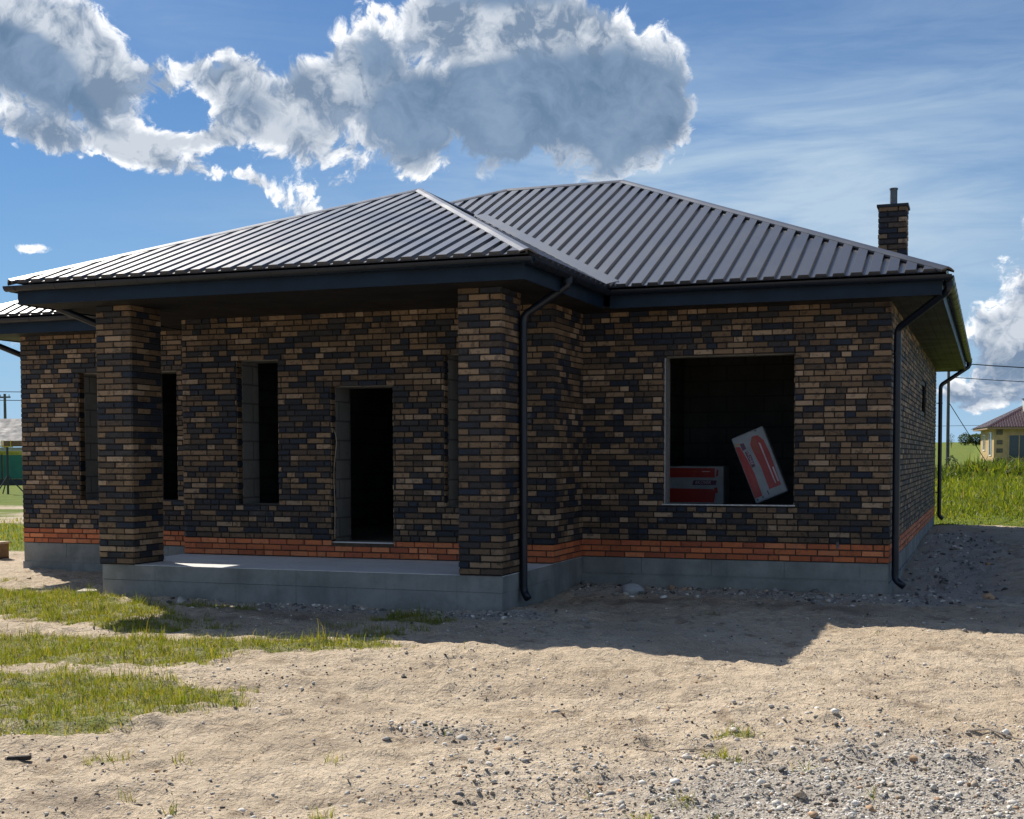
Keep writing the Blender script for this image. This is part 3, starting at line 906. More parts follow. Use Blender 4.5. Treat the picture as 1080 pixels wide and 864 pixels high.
# ------------------------------------------------------------------ roof
PROF = [(0.0, 0.034), (0.114, 0.034), (0.126, 0.0), (0.184, 0.0), (0.198, 0.034)]   # broad crown, narrow trough
PER = 0.199
def prof_h(u):
    m_ = u % PER
    for (a, ha), (b, hb) in zip(PROF, PROF[1:] + [(PER, PROF[0][1])]):
        if a <= m_ <= b: return ha + (hb - ha) * (m_ - a) / max(b - a, 1e-9)
    return 0.0
def slope_sheet(mb, poly, U, phase=0.0):
    """Trapezoidal steel sheeting over a convex planar polygon; ribs run up the slope."""
    poly = [Vector(p) for p in poly]
    U = Vector(U).normalized()
    n = (poly[1] - poly[0]).cross(poly[2] - poly[0]).normalized()
    if n.z < 0: n = -n
    V = n.cross(U).normalized()
    if V.z < 0: V = -V
    O = poly[0]
    uv = [((p - O).dot(U), (p - O).dot(V)) for p in poly]
    u0, u1 = min(q[0] for q in uv), max(q[0] for q in uv)
    us = set([u0, u1] + [q[0] for q in uv])
    k = math.floor((u0 - phase) / PER) - 1
    while k * PER + phase < u1 + PER:
        for a, h in PROF: us.add(k * PER + phase + a)
        k += 1
    us = sorted(u for u in us if u0 - 1e-9 <= u <= u1 + 1e-9)
    def vr(u):
        vs = []
        for (a, b), (c, d) in zip(uv, uv[1:] + uv[:1]):
            if abs(a - c) < 1e-9:
                if abs(a - u) < 1e-6: vs += [b, d]
            elif min(a, c) - 1e-9 <= u <= max(a, c) + 1e-9:
                t_ = (u - a) / (c - a); vs.append(b + (d - b) * t_)
        return min(vs), max(vs)
    pr = None
    for u in us:
        v0, v1 = vr(u)
        h = prof_h(u - phase)
        lo = O + U * u + V * v0 + n * h; hi = O + U * u + V * v1 + n * h
        lo2 = O + U * u + V * v0 - n * 0.012
        if pr and u - pr[0] > 1e-7:
            f = [pr[1], lo, hi, pr[2]]
            e1 = (f[1] - f[0]).cross(f[2] - f[0])
            if e1.dot(n) < 0: f = f[::-1]
            mb.face(f)
            mb.face([pr[3], lo2, lo, pr[1]])
        pr = (u, lo, hi, lo2)
def cap(mb, A, B, n1, n2, w=0.085, lift=0.039):
    """Folded ridge or hip cap: a wing in each of the two slopes that meet along A-B."""
    A, B = Vector(A), Vector(B)
    d = (B - A).normalized()
    n1, n2 = Vector(n1).normalized(), Vector(n2).normalized()
    w1 = d.cross(n1).normalized(); w2 = d.cross(n2).normalized()
    if w1.dot(n2) > 0: w1 = -w1
    if w2.dot(n1) > 0: w2 = -w2
    if w1.dot(n2) > w1.dot(-n2) * -1 and False: pass
    if w1.z > 0 and w1.z > (-w1).z: w1 = -w1 if abs(w1.z) > 1e-6 else w1
    if w2.z > 0 and w2.z > (-w2).z: w2 = -w2 if abs(w2.z) > 1e-6 else w2
    up = (n1 + n2).normalized()
    e = [up * (lift + 0.014), w1 * 0.03 + n1 * (lift + 0.010), w1 * w + n1 * lift, w1 * (w + 0.006) + n1 * (lift - 0.022), w1 * (w - 0.006) + n1 * (lift - 0.012),
         up * (lift - 0.006), w2 * (w - 0.006) + n2 * (lift - 0.012), w2 * (w + 0.006) + n2 * (lift - 0.022), w2 * w + n2 * lift, w2 * 0.03 + n2 * (lift + 0.010)]
    n = len(e)
    vs = [A - d * 0.01 + q for q in e] + [B + d * 0.02 + q for q in e]
    fs = [(j, (j + 1) % n, n + (j + 1) % n, n + j) for j in range(n)] + [tuple(reversed(range(n))), tuple(range(n, 2 * n))]
    mb.mesh(vs, fs)
def pn(a, b, c):
    n = (Vector(b) - Vector(a)).cross(Vector(c) - Vector(a)).normalized()
    return n if n.z > 0 else -n

ex, ey = 0.6425, -0.65
AR = Vector((-4.5, 4.4926, 5.69)); AL = Vector((-6.49, 4.4926, 5.69))
BR = Vector((-4.5, 8.6, 5.69)); BL = Vector((-6.49, 8.6, 5.69))
eL, eB = -13.35, 13.85
mb = MB()
slope_sheet(mb, [(eL, ey, EZ), (ex, ey, EZ), AR, AL], X_, 0.02)
slope_sheet(mb, [(ex, ey, EZ), (ex, eB, EZ), BR, AR], Y_, 0.05)
slope_sheet(mb, [(eL, eB, EZ), (eL, ey, EZ), AL, BL], Y_, 0.05)
slope_sheet(mb, [(ex, eB, EZ), (eL, eB, EZ), BL, BR], X_, 0.05)
mb.face([AL, AR, BR, BL])
roof = mb.build('roof', M_ROOF, house)
mb = MB()
nF = pn((eL, ey, EZ), (ex, ey, EZ), AR); nR = pn((ex, ey, EZ), (ex, eB, EZ), BR); nL = pn((eL, eB, EZ), (eL, ey, EZ), AL); nB = pn((ex, eB, EZ), (eL, eB, EZ), BL)
nT = Vector((0, 0, 1))
cap(mb, AL, AR, nF, nT); cap(mb, AR, (ex, ey, EZ), nF, nR); cap(mb, AL, (eL, ey, EZ), nF, nL); cap(mb, AR, BR, nR, nT); cap(mb, AL, BL, nL, nT)
cap(mb, BR, (ex, eB, EZ), nR, nB); cap(mb, BL, (eL, eB, EZ), nL, nB)
mb.build_each('ridge_cap', M_ROOF, roof)
# porch roof
pxr, pxl, pey = -3.305, -9.785, -3.557
PA = Vector((-6.6, 1.168, 5.078))
sl_main = (AR.z - EZ) / (AR.y - ey)
yv = ey + (PA.z - EZ) / sl_main
PV = Vector((PA.x, yv, PA.z))
VR = Vector((pxr + 0.02, ey, EZ + 0.004)); VL = Vector((pxl - 0.02, ey, EZ + 0.004))
mb = MB()
slope_sheet(mb, [(pxl, pey, EZ), (pxr, pey, EZ), PA], X_, 0.1)
up_ = Vector((0, 0, 0.012))
slope_sheet(mb, [(pxr, pey, EZ), VR, PV, PA], Y_, 0.03)
slope_sheet(mb, [VL, (pxl, pey, EZ), PA, PV], Y_, 0.03)
proof = mb.build('porch_roof', M_ROOF, house)
mb = MB()
qF = pn((pxl, pey, EZ), (pxr, pey, EZ), PA); qR = pn((pxr, pey, EZ), VR, PA); qL = pn(VL, (pxl, pey, EZ), PA)
cap(mb, PA, (pxr, pey, EZ), qF, qR); cap(mb, PA, (pxl, pey, EZ), qF, qL); cap(mb, PA, PV, qR, qL)
mb.build_each('ridge_cap', M_ROOF, proof)
mb = MB()      # valley flashing strips
for V_, sx in ((VR, 1), (VL, -1)):
    d = (PV - V_).normalized()
    n_main = Vector((0, -sl_main, 1)).normalized()
    s_ = n_main.cross(d).normalized()
    if s_.x * sx < 0: s_ = -s_
    mb.obox(V_ + n_main * 0.036 - s_ * 0.02, d * ((PV - V_).length - 0.25), s_ * 0.17, n_main * 0.006)
mb.build_each('valley_flashing', M_ROOF, proof)

# fascias, soffits
FT = 0.022
mb = MB()
ZF0, ZF1 = ZS - 0.012, EZ - 0.035
fy = ey + 0.05
mb.box(pxr + 0.03, ex - 0.05, fy, fy + FT, ZF0, ZF1)               # main front
mb.box(ex - 0.05 - FT, ex - 0.0503, fy + FT + 0.001, eB - 0.06, ZF0, ZF1)      # main right
mb.box(eL + 0.05, pxl - 0.03, fy, fy + FT, ZF0, ZF1)               # left wing
mb.box(eL + 0.05, eL + 0.05 + FT, fy + FT + 0.001, eB - 0.06, ZF0, ZF1)
mb.box(eL + 0.05, ex - 0.05, eB - 0.059, eB - 0.035, ZF0, ZF1)
mb.build_each('fascia', M_TRIM, house)
mb = MB()
py = pey + 0.05
mb.box(pxl + 0.05, pxr - 0.05, py, py + FT, ZF0, ZF1)
mb.box(pxr - 0.05 - FT, pxr - 0.0503, py + FT + 0.001, fy - 0.001, ZF0, ZF1)
mb.box(pxl + 0.05, pxl + 0.05 + FT, py + FT + 0.001, fy - 0.001, ZF0, ZF1)
mb.build_each('porch_fascia', M_TRIM, house)
def soff(mb, x0, x1, y0, y1, along):
    """soffit of narrow tongue-and-groove planks"""
    st = 0.12
    if along == 'x':
        k = max(1, int((y1 - y0) / st)); w = (y1 - y0) / k
        for i in range(k): mb.box(x0, x1, y0 + i * w + 0.002, y0 + (i + 1) * w - 0.002, ZS, ZS + 0.012)
    else:
        k = max(1, int((x1 - x0) / st)); w = (x1 - x0) / k
        for i in range(k): mb.box(x0 + i * w + 0.002, x0 + (i + 1) * w - 0.002, y0, y1, ZS, ZS + 0.012)
mb = MB()
soff(mb, pxr - 0.02, ex - 0.075, fy + FT + 0.001, 0.04, 'x')
soff(mb, -0.04, ex - 0.075, 0.042, eB - 0.062, 'y')
soff(mb, eL + 0.075, pxl - 0.02, fy + FT + 0.001, 0.04, 'x')
soff(mb, eL + 0.075, XL + 0.04, 0.042, eB - 0.062, 'y')
soff(mb, XL, 0.0, DEP - 0.04, eB - 0.064, 'x')
mb.build('soffit', M_SOFFIT, house)
mb = MB()
soff(mb, pxl + 0.075, pxr - 0.075, py + FT + 0.001, fy - 0.001, 'x')
soff(mb, pxl + 0.075, pxr - 0.075, fy, YE + 0.02 + 1.0, 'x') if False else soff(mb, pxl + 0.03, pxr - 0.03, fy, 0.02, 'x')
mb.build('porch_soffit', M_SOFFIT, house)
# boarding above the soffits so no light leaks into the roof space
mb = MB()
mb.box(eL + 0.08, ex - 0.08, 0.02, eB - 0.07, ZS + 0.02, ZS + 0.04)
mb.box(pxl + 0.08, pxr - 0.08, py + 0.04, 0.018, ZS + 0.02, ZS + 0.04)
mb.build('ceiling_boarding', M_SOFFIT, house)

# gutters: half-round troughs on little brackets
def gutter(A, B, out, brk=0.6):
    A, B, out = Vector(A), Vector(B), Vector(out)
    r = 0.062
    pr = [(r + r * math.cos(math.pi + math.pi * i / 10), r * math.sin(math.pi + math.pi * i / 10)) for i in range(11)]
    pi_ = [(r + (r - 0.006) * math.cos(2 * math.pi - math.pi * i / 10), 0.0 + (r - 0.006) * math.sin(2 * math.pi - math.pi * i / 10)) for i in range(11)]
    mb = MB()
    mb.sweep(pr + pi_, A, B, out, Vector((0, 0, 1)))
    d = (B - A).normalized(); L = (B - A).length
    for e in (A, B):                                            # end stops
        s_ = 0.004 if e is A else -0.004
        ce = e + out * r
        ring = [ce + out * (-(r - 0.003) * math.cos(math.pi * i / 10)) + Vector((0, 0, -(r - 0.003) * math.sin(math.pi * i / 10))) + d * s_ for i in range(11)]
        mb.face(ring); 
    o = mb.build('gutter', M_GUTTER, house)
    q = MB()
    n = int(L / brk)
    for i in range(n + 1):
        p = A + d * (0.15 + (L - 0.3) * i / max(n, 1))
        ro = r + 0.004
        arc = [(r + ro * math.cos(math.pi + math.pi * j / 8), ro * math.sin(math.pi + math.pi * j / 8)) for j in range(9)]
        arc2 = [(r + (ro - 0.003) * math.cos(2 * math.pi - math.pi * j / 8), (ro - 0.003) * math.sin(2 * math.pi - math.pi * j / 8)) for j in range(9)]
        q.sweep(arc + arc2, p - d * 0.013, p + d * 0.013, out, Vector((0, 0, 1)))
    q.build_each('gutter_bracket', M_GUTTER, o)
    return o
GZ = EZ - 0.045
gutter((pxl - 0.06, pey + 0.045, GZ), (pxr + 0.06, pey + 0.045, GZ), (0, -1, 0))
gutter((pxr - 0.045, pey + 0.02, GZ - 0.004), (pxr - 0.045, ey - 0.04, GZ - 0.004), (1, 0, 0))
gutter((pxl + 0.045, pey + 0.02, GZ - 0.004), (pxl + 0.045, ey - 0.04, GZ - 0.004), (-1, 0, 0))
gutter((pxr + 0.04, ey + 0.045, GZ), (ex + 0.06, ey + 0.045, GZ), (0, -1, 0))
gutter((ex - 0.045, ey + 0.02, GZ - 0.004), (ex - 0.045, eB, GZ - 0.004), (1, 0, 0))
gutter((eL - 0.06, ey + 0.045, GZ), (pxl - 0.04, ey + 0.045, GZ), (0, -1, 0))
gutter((eL + 0.045, ey + 0.02, GZ - 0.004), (eL + 0.045, eB, GZ - 0.004), (-1, 0, 0))

# downpipes
def bend(pts, r=0.07, n=5):
    pts = [Vector(p) for p in pts]
    out = [pts[0]]
    for a, b, c in zip(pts, pts[1:], pts[2:]):
        d1, d2 = (a - b), (c - b)
        rr = min(r, d1.length * 0.45, d2.length * 0.45)
        p, q = b + d1.normalized() * rr, b + d2.normalized() * rr
        for i in range(n + 1):
            t_ = i / n
            out.append(p * (1 - t_) ** 2 + b * 2 * t_ * (1 - t_) + q * t_ ** 2)
    out.append(pts[-1])
    return out
def downpipe(pts, clips, nrm, rad=0.043):
    mb = MB()
    mb.tube(bend(pts), rad, 14)
    o = mb.build('downpipe', M_GUTTER, house, smooth=True)
    q = MB()
    pts = [Vector(p) for p in pts]
    up = pts[0]
    q.tube([up + Vector((0, 0, 0.05)), up - Vector((0, 0, 0.06))], rad * 1.28, 14)
    for z in clips:                                        # collars with wall stand-offs
        v = [p for p in pts if abs(p.z - z) < 9]
        a = max((p for p in pts if p.z > z), key=lambda p: -p.z); b = min((p for p in pts if p.z <= z), key=lambda p: -p.z)
        t_ = (a.z - z) / (a.z - b.z); c = a.lerp(b, t_)
        q.tube([c + Vector((0, 0, 0.014)), c - Vector((0, 0, 0.014))], rad * 1.14, 14)
        n_ = Vector(nrm)
        sd = n_.cross(Vector((0, 0, 1)))
        q.obox(c - n_ * 0.012 - sd * 0.008 - Vector((0, 0, 0.008)), -n_ * 0.075, sd * 0.016, Vector((0, 0, 0.016)))
    # joint sleeves at the lower elbow
    q.build_each('pipe_bracket', M_GUTTER, o)
    return o
downpipe([(pxr + 0.017, -2.28, GZ - 0.05), (pxr + 0.017, -2.28, GZ - 0.13), (-3.765, -2.40, 2.85), (-3.765, -2.40, -0.22), (-3.70, -2.43, -0.30)], [2.6, 0.35], (1, 0, 0))
downpipe([(ex + 0.017, -0.48, GZ - 0.05), (ex + 0.017, -0.48, GZ - 0.15), (0.075, 0.10, 2.80), (0.075, 0.10, -0.20), (0.18, 0.06, -0.27)], [2.5, 0.3], (1, 0, 0))
downpipe([(ex + 0.017, 13.55, GZ - 0.05), (ex + 0.017, 13.55, GZ - 0.13), (0.10, 13.24, 2.78), (0.10, 13.24, 0.0), (0.18, 13.24, -0.07)], [2.4, 0.5], (1, 0, 0))
downpipe([(pxl - 0.017, -2.9, GZ - 0.05), (pxl - 0.017, -2.9, GZ - 0.13), (-9.105, -2.40, 2.83), (-9.105, -2.40, -0.22), (-9.17, -2.42, -0.30)], [2.5, 0.35], (-1, 0, 0))
downpipe([(eL - 0.017, -0.45, GZ - 0.05), (eL - 0.017, -0.45, GZ - 0.13), (XL - 0.075, 0.34, 2.80), (XL - 0.075, 0.34, -0.20), (XL - 0.15, 0.34, -0.27)], [2.5, 0.35], (-1, 0, 0))

# chimney
mb = MB()
cx0, cx1, cy0, cy1, cz0, cz1 = -0.325, 0.025, 2.25, 2.60, 3.55, 4.63
for kk, (O, U, N, L) in enumerate((((cx0, cy0, 0), X_, -Y_, 0.35), ((cx1, cy0, 0), Y_, X_, 0.35), ((cx1, cy1, 0), -X_, Y_, 0.35), ((cx0, cy1, 0), -Y_, -X_, 0.35))):
    lay(mb, O, U, N, L, cz0, cz1, (), 300 + kk, 'h%d' % kk, 'h%d' % ((kk + 1) % 4), cz0)
chim = mb.build('chimney', [M_BRICK, M_MORTAR], house)
mb = MB()
mb.box(cx0 - 0.03, cx1 + 0.03, cy0 - 0.03, cy1 + 0.03, cz1, cz1 + 0.035)
mb.build('chimney_cap', M_GUTTER, chim)
mb = MB()
mb.tube([(-0.15, 2.42, cz1 + 0.03), (-0.15, 2.42, cz1 + 0.27)], 0.048, 16)
mb.tube([(-0.15, 2.42, cz1 + 0.255), (-0.15, 2.42, cz1 + 0.275)], 0.056, 16)
mb.build('flue_pipe', M_FLUE, chim, smooth=False)
# small metal strap on the orange course near the right corner
mb = MB()
mb.box(-0.605, -0.575, -0.018, -0.014, 0.17, 0.25)
mb.build('metal_strap', M_FLUE, house)

#OBJECTS
# ------------------------------------------------------------------ insulation packs in the room
def print_mat(name, col, rough=0.4):
    return simple(name, col, rough, 0, 0.5, 6, 0.18, 0.9, 9)
M_FILM = print_mat('pale_packing_film', (0.31, 0.345, 0.375))
M_RED = print_mat('red_print', (0.37, 0.022, 0.016))
M_REDO = print_mat('orange_red_print', (0.34, 0.055, 0.022))
M_PURP = print_mat('purple_print', (0.10, 0.025, 0.07))
M_LILAC = print_mat('lilac_lettering', (0.62, 0.50, 0.56))
M_INK = print_mat('dark_print', (0.03, 0.035, 0.045))

def rounded_slab(mb, L, H, T, r=0.03, n=10):
    """Soft plastic-wrapped pack: grid box with rounded, slightly slumped sides. u in 0..L, w in 0..H, depth 0..T"""
    bm = bmesh.new()
    bmesh.ops.create_cube(bm, size=1.0)
    for v in bm.verts: v.co = Vector(((v.co.x + 0.5) * L, (v.co.y + 0.5) * T, (v.co.z + 0.5) * H))
    bmesh.ops.bevel(bm, geom=list(bm.edges), offset=r, segments=3, profile=0.6, affect='EDGES')
    bmesh.ops.recalc_face_normals(bm, faces=bm.faces)
    bm.verts.index_update()
    mb.mesh([v.co.copy() for v in bm.verts], [[v.index for v in f.verts] for f in bm.faces])
    bm.free()
def panel(pts, d=0.002):
    """flat printed patch on the front face (y = 0), points given as (u, w)"""
    mb = MB()
    mb.face([(u, -d, w) for u, w in pts])
    return mb
def text_mesh(name, body, size, mat, parent, loc, rot, italic=0.0, scale=(1, 1, 1)):
    cu = bpy.data.curves.new(name, 'FONT')
    cu.body = body; cu.size = size; cu.align_x = 'LEFT'; cu.align_y = 'CENTER'; cu.extrude = 0.0005
    cu.shear = italic
    to = bpy.data.objects.new(name + '_src', cu)
    COL.objects.link(to)
    bpy.context.view_layer.update()
    dg = bpy.context.evaluated_depsgraph_get()
    me = bpy.data.meshes.new_from_object(to.evaluated_get(dg))
    bpy.data.objects.remove(to)
    me.name = name
    me.materials.clear(); me.materials.append(mat)
    o = bpy.data.objects.new(name, me)
    COL.objects.link(o)
    o.parent = parent
    o.location = loc; o.rotation_euler = rot; o.scale = scale
    return o
PACKS = 'insulation packs inside the big window'
def pack(label, L, H, T, loc, rot, style):
    t = thing('insulation_pack', label, 'insulation pack', loc, PACKS)
    t.rotation_euler = rot
    mb = MB(); rounded_slab(mb, L, H, T)
    mb.build('film_wrap', M_FILM, None, smooth=False).parent = t
    def put(name, pts, mat, d=0.0022):
        o = panel(pts, d).build(name, mat, None); o.parent = t; return o
    if style == 'end':                        # long axis runs along u
        put('red_panel', [(0.03, H * 0.70), (L - 0.13, H * 0.70), (L - 0.13, H - 0.03), (0.03, H - 0.03)], M_RED)
        put('red_panel', [(0.03, 0.03), (L - 0.14, 0.03), (L - 0.12, H * 0.28), (L - 0.15, H * 0.40), (0.03, H * 0.42)], M_RED)
        put('red_panel', [(L - 0.115, H * 0.72), (L - 0.085, H * 0.74), (L - 0.075, H * 0.88), (L - 0.10, H * 0.92)], M_RED)
        put('red_panel', [(L - 0.135, H * 0.30), (L - 0.085, H * 0.30), (L - 0.09, H * 0.44), (L - 0.14, H * 0.44)], M_RED)
        b = put('logo_strip', [(L - 0.46, H * 0.505), (L - 0.115, H * 0.505), (L - 0.10, H * 0.625), (L - 0.435, H * 0.625)], M_PURP, 0.0035)
        text_mesh('lettering', 'EKOVER', 0.062, M_LILAC, b, (L - 0.415, -0.0045, H * 0.567), (R(90), 0, 0), 0.2)
        put('small_print', [(0.10, H * 0.845), (L - 0.36, H * 0.845), (L - 0.36, H * 0.86), (0.10, H * 0.86)], M_REDO, 0.0035)
        put('small_print', [(L - 0.32, H * 0.845), (L - 0.2, H * 0.845), (L - 0.2, H * 0.865), (L - 0.32, H * 0.865)], M_LILAC, 0.0035)
    else:                                     # long axis runs along w (upright)
        put('red_panel', [(0.015, 0.07), (0.12, 0.07), (0.13, H * 0.40), (0.11, H * 0.62), (0.075, H * 0.84), (0.015, H * 0.86)], M_RED)
        put('red_panel', [(0.235, 0.115), (0.40, 0.115), (0.415, H * 0.60), (0.40, H * 0.80), (0.35, H * 0.90), (0.27, H * 0.91), (0.215, H * 0.82), (0.215, H * 0.72), (0.24, H * 0.45)], M_RED)
        put('orange_panel', [(0.235, H * 0.70), (0.30, H * 0.62), (0.315, H * 0.86), (0.285, H * 0.895), (0.235, H * 0.83)], M_REDO, 0.0035)
        put('pale_stripe', [(0.335, 0.16), (0.35, 0.16), (0.345, H * 0.78), (0.325, H * 0.80)], M_LILAC, 0.0035)
        put('pale_stripe', [(0.375, 0.17), (0.395, 0.17), (0.395, H * 0.40), (0.375, H * 0.40)], M_LILAC, 0.0035)
        put('pale_stripe', [(0.07, 0.13), (0.085, 0.13), (0.08, H * 0.52), (0.07, H * 0.52)], M_REDO, 0.0035)
        put('yellow_label', [(0.02, H * 0.868), (0.085, H * 0.858), (0.085, H * 0.89), (0.02, H * 0.90)], print_mat('tan_label', (0.42, 0.30, 0.14)), 0.0035)
        b = put('logo_strip', [(0.125, H * 0.50), (0.175, H * 0.50), (0.175, H * 0.66), (0.155, H * 0.74), (0.112, H * 0.74)], M_PURP, 0.0035)
        put('logo_strip', [(0.09, H * 0.77), (0.145, H * 0.78), (0.14, H * 0.87), (0.085, H * 0.88)], M_PURP, 0.0035)
        text_mesh('lettering', 'EKOVER', 0.052, M_LILAC, b, (0.146, -0.0045, H * 0.735), (R(90), R(90), 0), 0.0)
        put('dark_mark', [(0.03, 0.03), (0.055, 0.03), (0.055, 0.055), (0.03, 0.055)], M_INK)
        put('dark_mark', [(0.20, 0.05), (0.212, 0.05), (0.212, 0.11), (0.196, 0.11)], M_INK)
        put('dark_mark', [(0.11, 0.04), (0.13, 0.04), (0.13, 0.06), (0.11, 0.06)], M_INK)
        put('dark_mark', [(0.33, H - 0.035), (0.36, H - 0.035), (0.36, H - 0.02), (0.33, H - 0.02)], M_INK)
    return t
pack('red and white insulation pack lying on its side in the lower left of the window', 1.09, 0.555, 0.44, (-3.55, 2.50, 0.592), (0, 0, 0), 'end')
pack('red and white insulation pack tilted on one corner, lower right of the window', 0.455, 0.94, 0.20, (-1.775, 1.17, 0.655), (R(-6), R(-22.5), 0), 'up')
# a stack of blocks under them, part of what stands in the room
t = thing('block_stack', 'low stack of grey blocks carrying the packs just below the window sill', 'block stack', (-2.2, 1.3, 0.16))
mb = MB()
for (bx0, by0, nx_, ny_, zt_) in ((-3.57, 2.45, 2, 1, 0.588), (-2.0, 1.1, 1, 1, 0.645)):
    for i in range(nx_):
        x0_ = bx0 + i * 0.605
        zm_ = (0.165 + zt_) / 2
        mb.box(x0_, x0_ + 0.595, by0, by0 + 0.45, 0.165, zm_ - 0.003); mb.box(x0_, x0_ + 0.595, by0, by0 + 0.45, zm_, zt_)
mb.build_each('block', M_ROOM, t)

# ------------------------------------------------------------------ loose stones and litter on the ground
def ico():
    p = (1 + 5 ** 0.5) / 2
    v = np.array([(-1, p, 0), (1, p, 0), (-1, -p, 0), (1, -p, 0), (0, -1, p), (0, 1, p), (0, -1, -p), (0, 1, -p), (p, 0, -1), (p, 0, 1), (-p, 0, -1), (-p, 0, 1)], float)
    v /= np.linalg.norm(v[0])
    f = np.array([(0, 11, 5), (0, 5, 1), (0, 1, 7), (0, 7, 10), (0, 10, 11), (1, 5, 9), (5, 11, 4), (11, 10, 2), (10, 7, 6), (7, 1, 8),
                  (3, 9, 4), (3, 4, 2), (3, 2, 6), (3, 6, 8), (3, 8, 9), (4, 9, 5), (2, 4, 11), (6, 2, 10), (8, 6, 7), (9, 8, 1)])
    return v, f
IV, IF_ = ico()
def subdiv(v, f):
    cache = {}; v = [tuple(x) for x in v]; nf = []
    def mid(a, b):
        k = (min(a, b), max(a, b))
        if k not in cache:
            m_ = np.array(v[a]) + np.array(v[b]); m_ /= np.linalg.norm(m_)
            v.append(tuple(m_)); cache[k] = len(v) - 1
        return cache[k]
    for a, b, c in f:
        x, y, z = mid(a, b), mid(b, c), mid(c, a)
        nf += [(a, x, z), (b, y, x), (c, z, y), (x, y, z)]
    return np.array(v), np.array(nf)
IV2, IF2 = subdiv(IV, IF_)

def stone_material():
    mt, t, b = newmat('crushed_stone')
    a = t.attr('bcol')
    geo = t.new('ShaderNodeNewGeometry')
    n = t.noise(geo.outputs['Position'], 60, 4, 0.6)
    t.put(b.inputs['Base Color'], t.mix(t.math('MULTIPLY', t.smooth(n, 0.4, 0.7), 0.5), a.outputs['Color'], t.mix(1.0, a.outputs['Color'], (0.6, 0.58, 0.55), 'MULTIPLY')))
    b.inputs['Roughness'].default_value = 0.85
    b.inputs['Specular IOR Level'].default_value = 0.3
    t.put(b.inputs['Normal'], t.bump(n, 0.4, 0.01))
    return mt
M_STONE = stone_material()
STC = 1.28 * np.array([(0.34, 0.32, 0.29), (0.22, 0.21, 0.20), (0.46, 0.44, 0.40), (0.12, 0.115, 0.11), (0.30, 0.25, 0.19), (0.56, 0.54, 0.50), (0.06, 0.055, 0.05), (0.36, 0.24, 0.15)])
def stones(name, label, xs, ys, size, wts, sink=0.35, flat=0.62):
    n = len(xs)
    g = np.random.default_rng(len(name) * 31 + n)
    base = IV
    fb = IF_
    k = len(base)
    v = np.repeat(base[None], n, 0) * (1 + g.uniform(-0.38, 0.38, (n, k, 1)))
    v = v * np.stack([g.uniform(0.7, 1.3, n), g.uniform(0.55, 1.0, n), g.uniform(0.7, 1.1, n) * flat], 1)[:, None, :]
    a = g.uniform(0, 2 * np.pi, n); ca, sa = np.cos(a)[:, None], np.sin(a)[:, None]
    tl = g.uniform(-0.5, 0.5, n)[:, None]
    x, y, z = v[..., 0], v[..., 1], v[..., 2]
    y, z = y * np.cos(tl) - z * np.sin(tl), y * np.sin(tl) + z * np.cos(tl)
    x, y = x * ca - y * sa, x * sa + y * ca
    sz = size[:, None]
    zz = zf(xs, ys)[:, None] + sz * flat * (1 - 2 * sink) * 0.5
    P = np.stack([x * sz * 0.5 + xs[:, None], y * sz * 0.5 + ys[:, None], z * sz * 0.5 + zz], 2).reshape(-1, 3)
    Fc = (fb[None] + (np.arange(n) * k)[:, None, None]).reshape(-1, 3)
    ci = g.choice(len(STC), n, p=np.array(wts) / sum(wts))
    cols = np.repeat(STC[ci] * g.uniform(0.75, 1.2, (n, 1)), len(fb), 0)
    o = np_mesh(name, P, Fc, M_STONE, cols)
    tag(o, label, name.replace('_', ' '), kind='stuff')
    return o
def scatter(n, x0, x1, y0, y1, wfun, seed):
    g = np.random.default_rng(seed)
    x = g.uniform(x0, x1, n * 6); y = g.uniform(y0, y1, n * 6)
    k = g.random(n * 6) < wfun(x, y)
    return x[k][:n], y[k][:n]
def outside_house(x, y):
    ins = ((y > 0.0) & (x > XL - 0.02) & (x < 0.02)) | ((y > PFY - 0.02) & (x > XE - 0.04) & (x < W1 + 0.02))
    return ~ins
# grey crushed stone in the right foreground and along the foundations
xs, ys = scatter(19000, -2.6, 2.4, -12.0, -6.6, lambda x, y: gravel_w(x, y) ** 1.15, 1)
g0 = np.random.default_rng(5)
stones('crushed_gravel', 'grey crushed gravel strewn over the sand in the right foreground', xs, ys, g0.lognormal(math.log(0.0118), 0.52, len(xs)), (6, 2, 7, 1.0, 4, 6, 0.5, 1.6))
xs, ys = scatter(5200, -8.6, 1.9, -4.0, 12.0, lambda x, y: gravel_w(x, y) ** 1.5 * outside_house(x, y) * (0.35 + 0.65 * (y < 0.2)), 2)
stones('dark_rubble', 'dark crushed stone and rubble along the foot of the foundation', xs, ys, g0.lognormal(math.log(0.034), 0.5, len(xs)), (3, 5, 2, 4, 1, 1, 2, 0.5))
# small litter over all the open sand
xs, ys = scatter(17000, -13.0, 2.6, -12.0, -1.0, lambda x, y: outside_house(x, y) * np.clip(sst(0.40, 0.75, fbm(x * 0.9, y * 0.9, 4, 200)) * 0.9 + 0.10, 0, 1) * np.exp(-(np.hypot(x - 1.1, y + 16) - 6) / 7), 3)
stones('sand_litter', 'small chips and pebbles littering the sandy yard', xs, ys, g0.lognormal(math.log(0.0105), 0.5, len(xs)), (2, 1.5, 4, 2.5, 4, 5, 3, 1.5))
xs, ys = scatter(300, -4.4, -0.4, -9.9, -8.2, lambda x, y: np.maximum(np.exp(-(((x + 1.9) / 0.5) ** 2 + ((y + 8.9) / 0.4) ** 2)), 0.8 * np.exp(-(((x + 3.4) / 0.35) ** 2 + ((y + 8.7) / 0.16) ** 2))), 4)
stones('broken_chips', 'dark and white chips lying in two patches of the sand', xs, ys, g0.lognormal(math.log(0.019), 0.45, len(xs)), (1, 2, 2, 3, 1, 4, 3, 0.5))

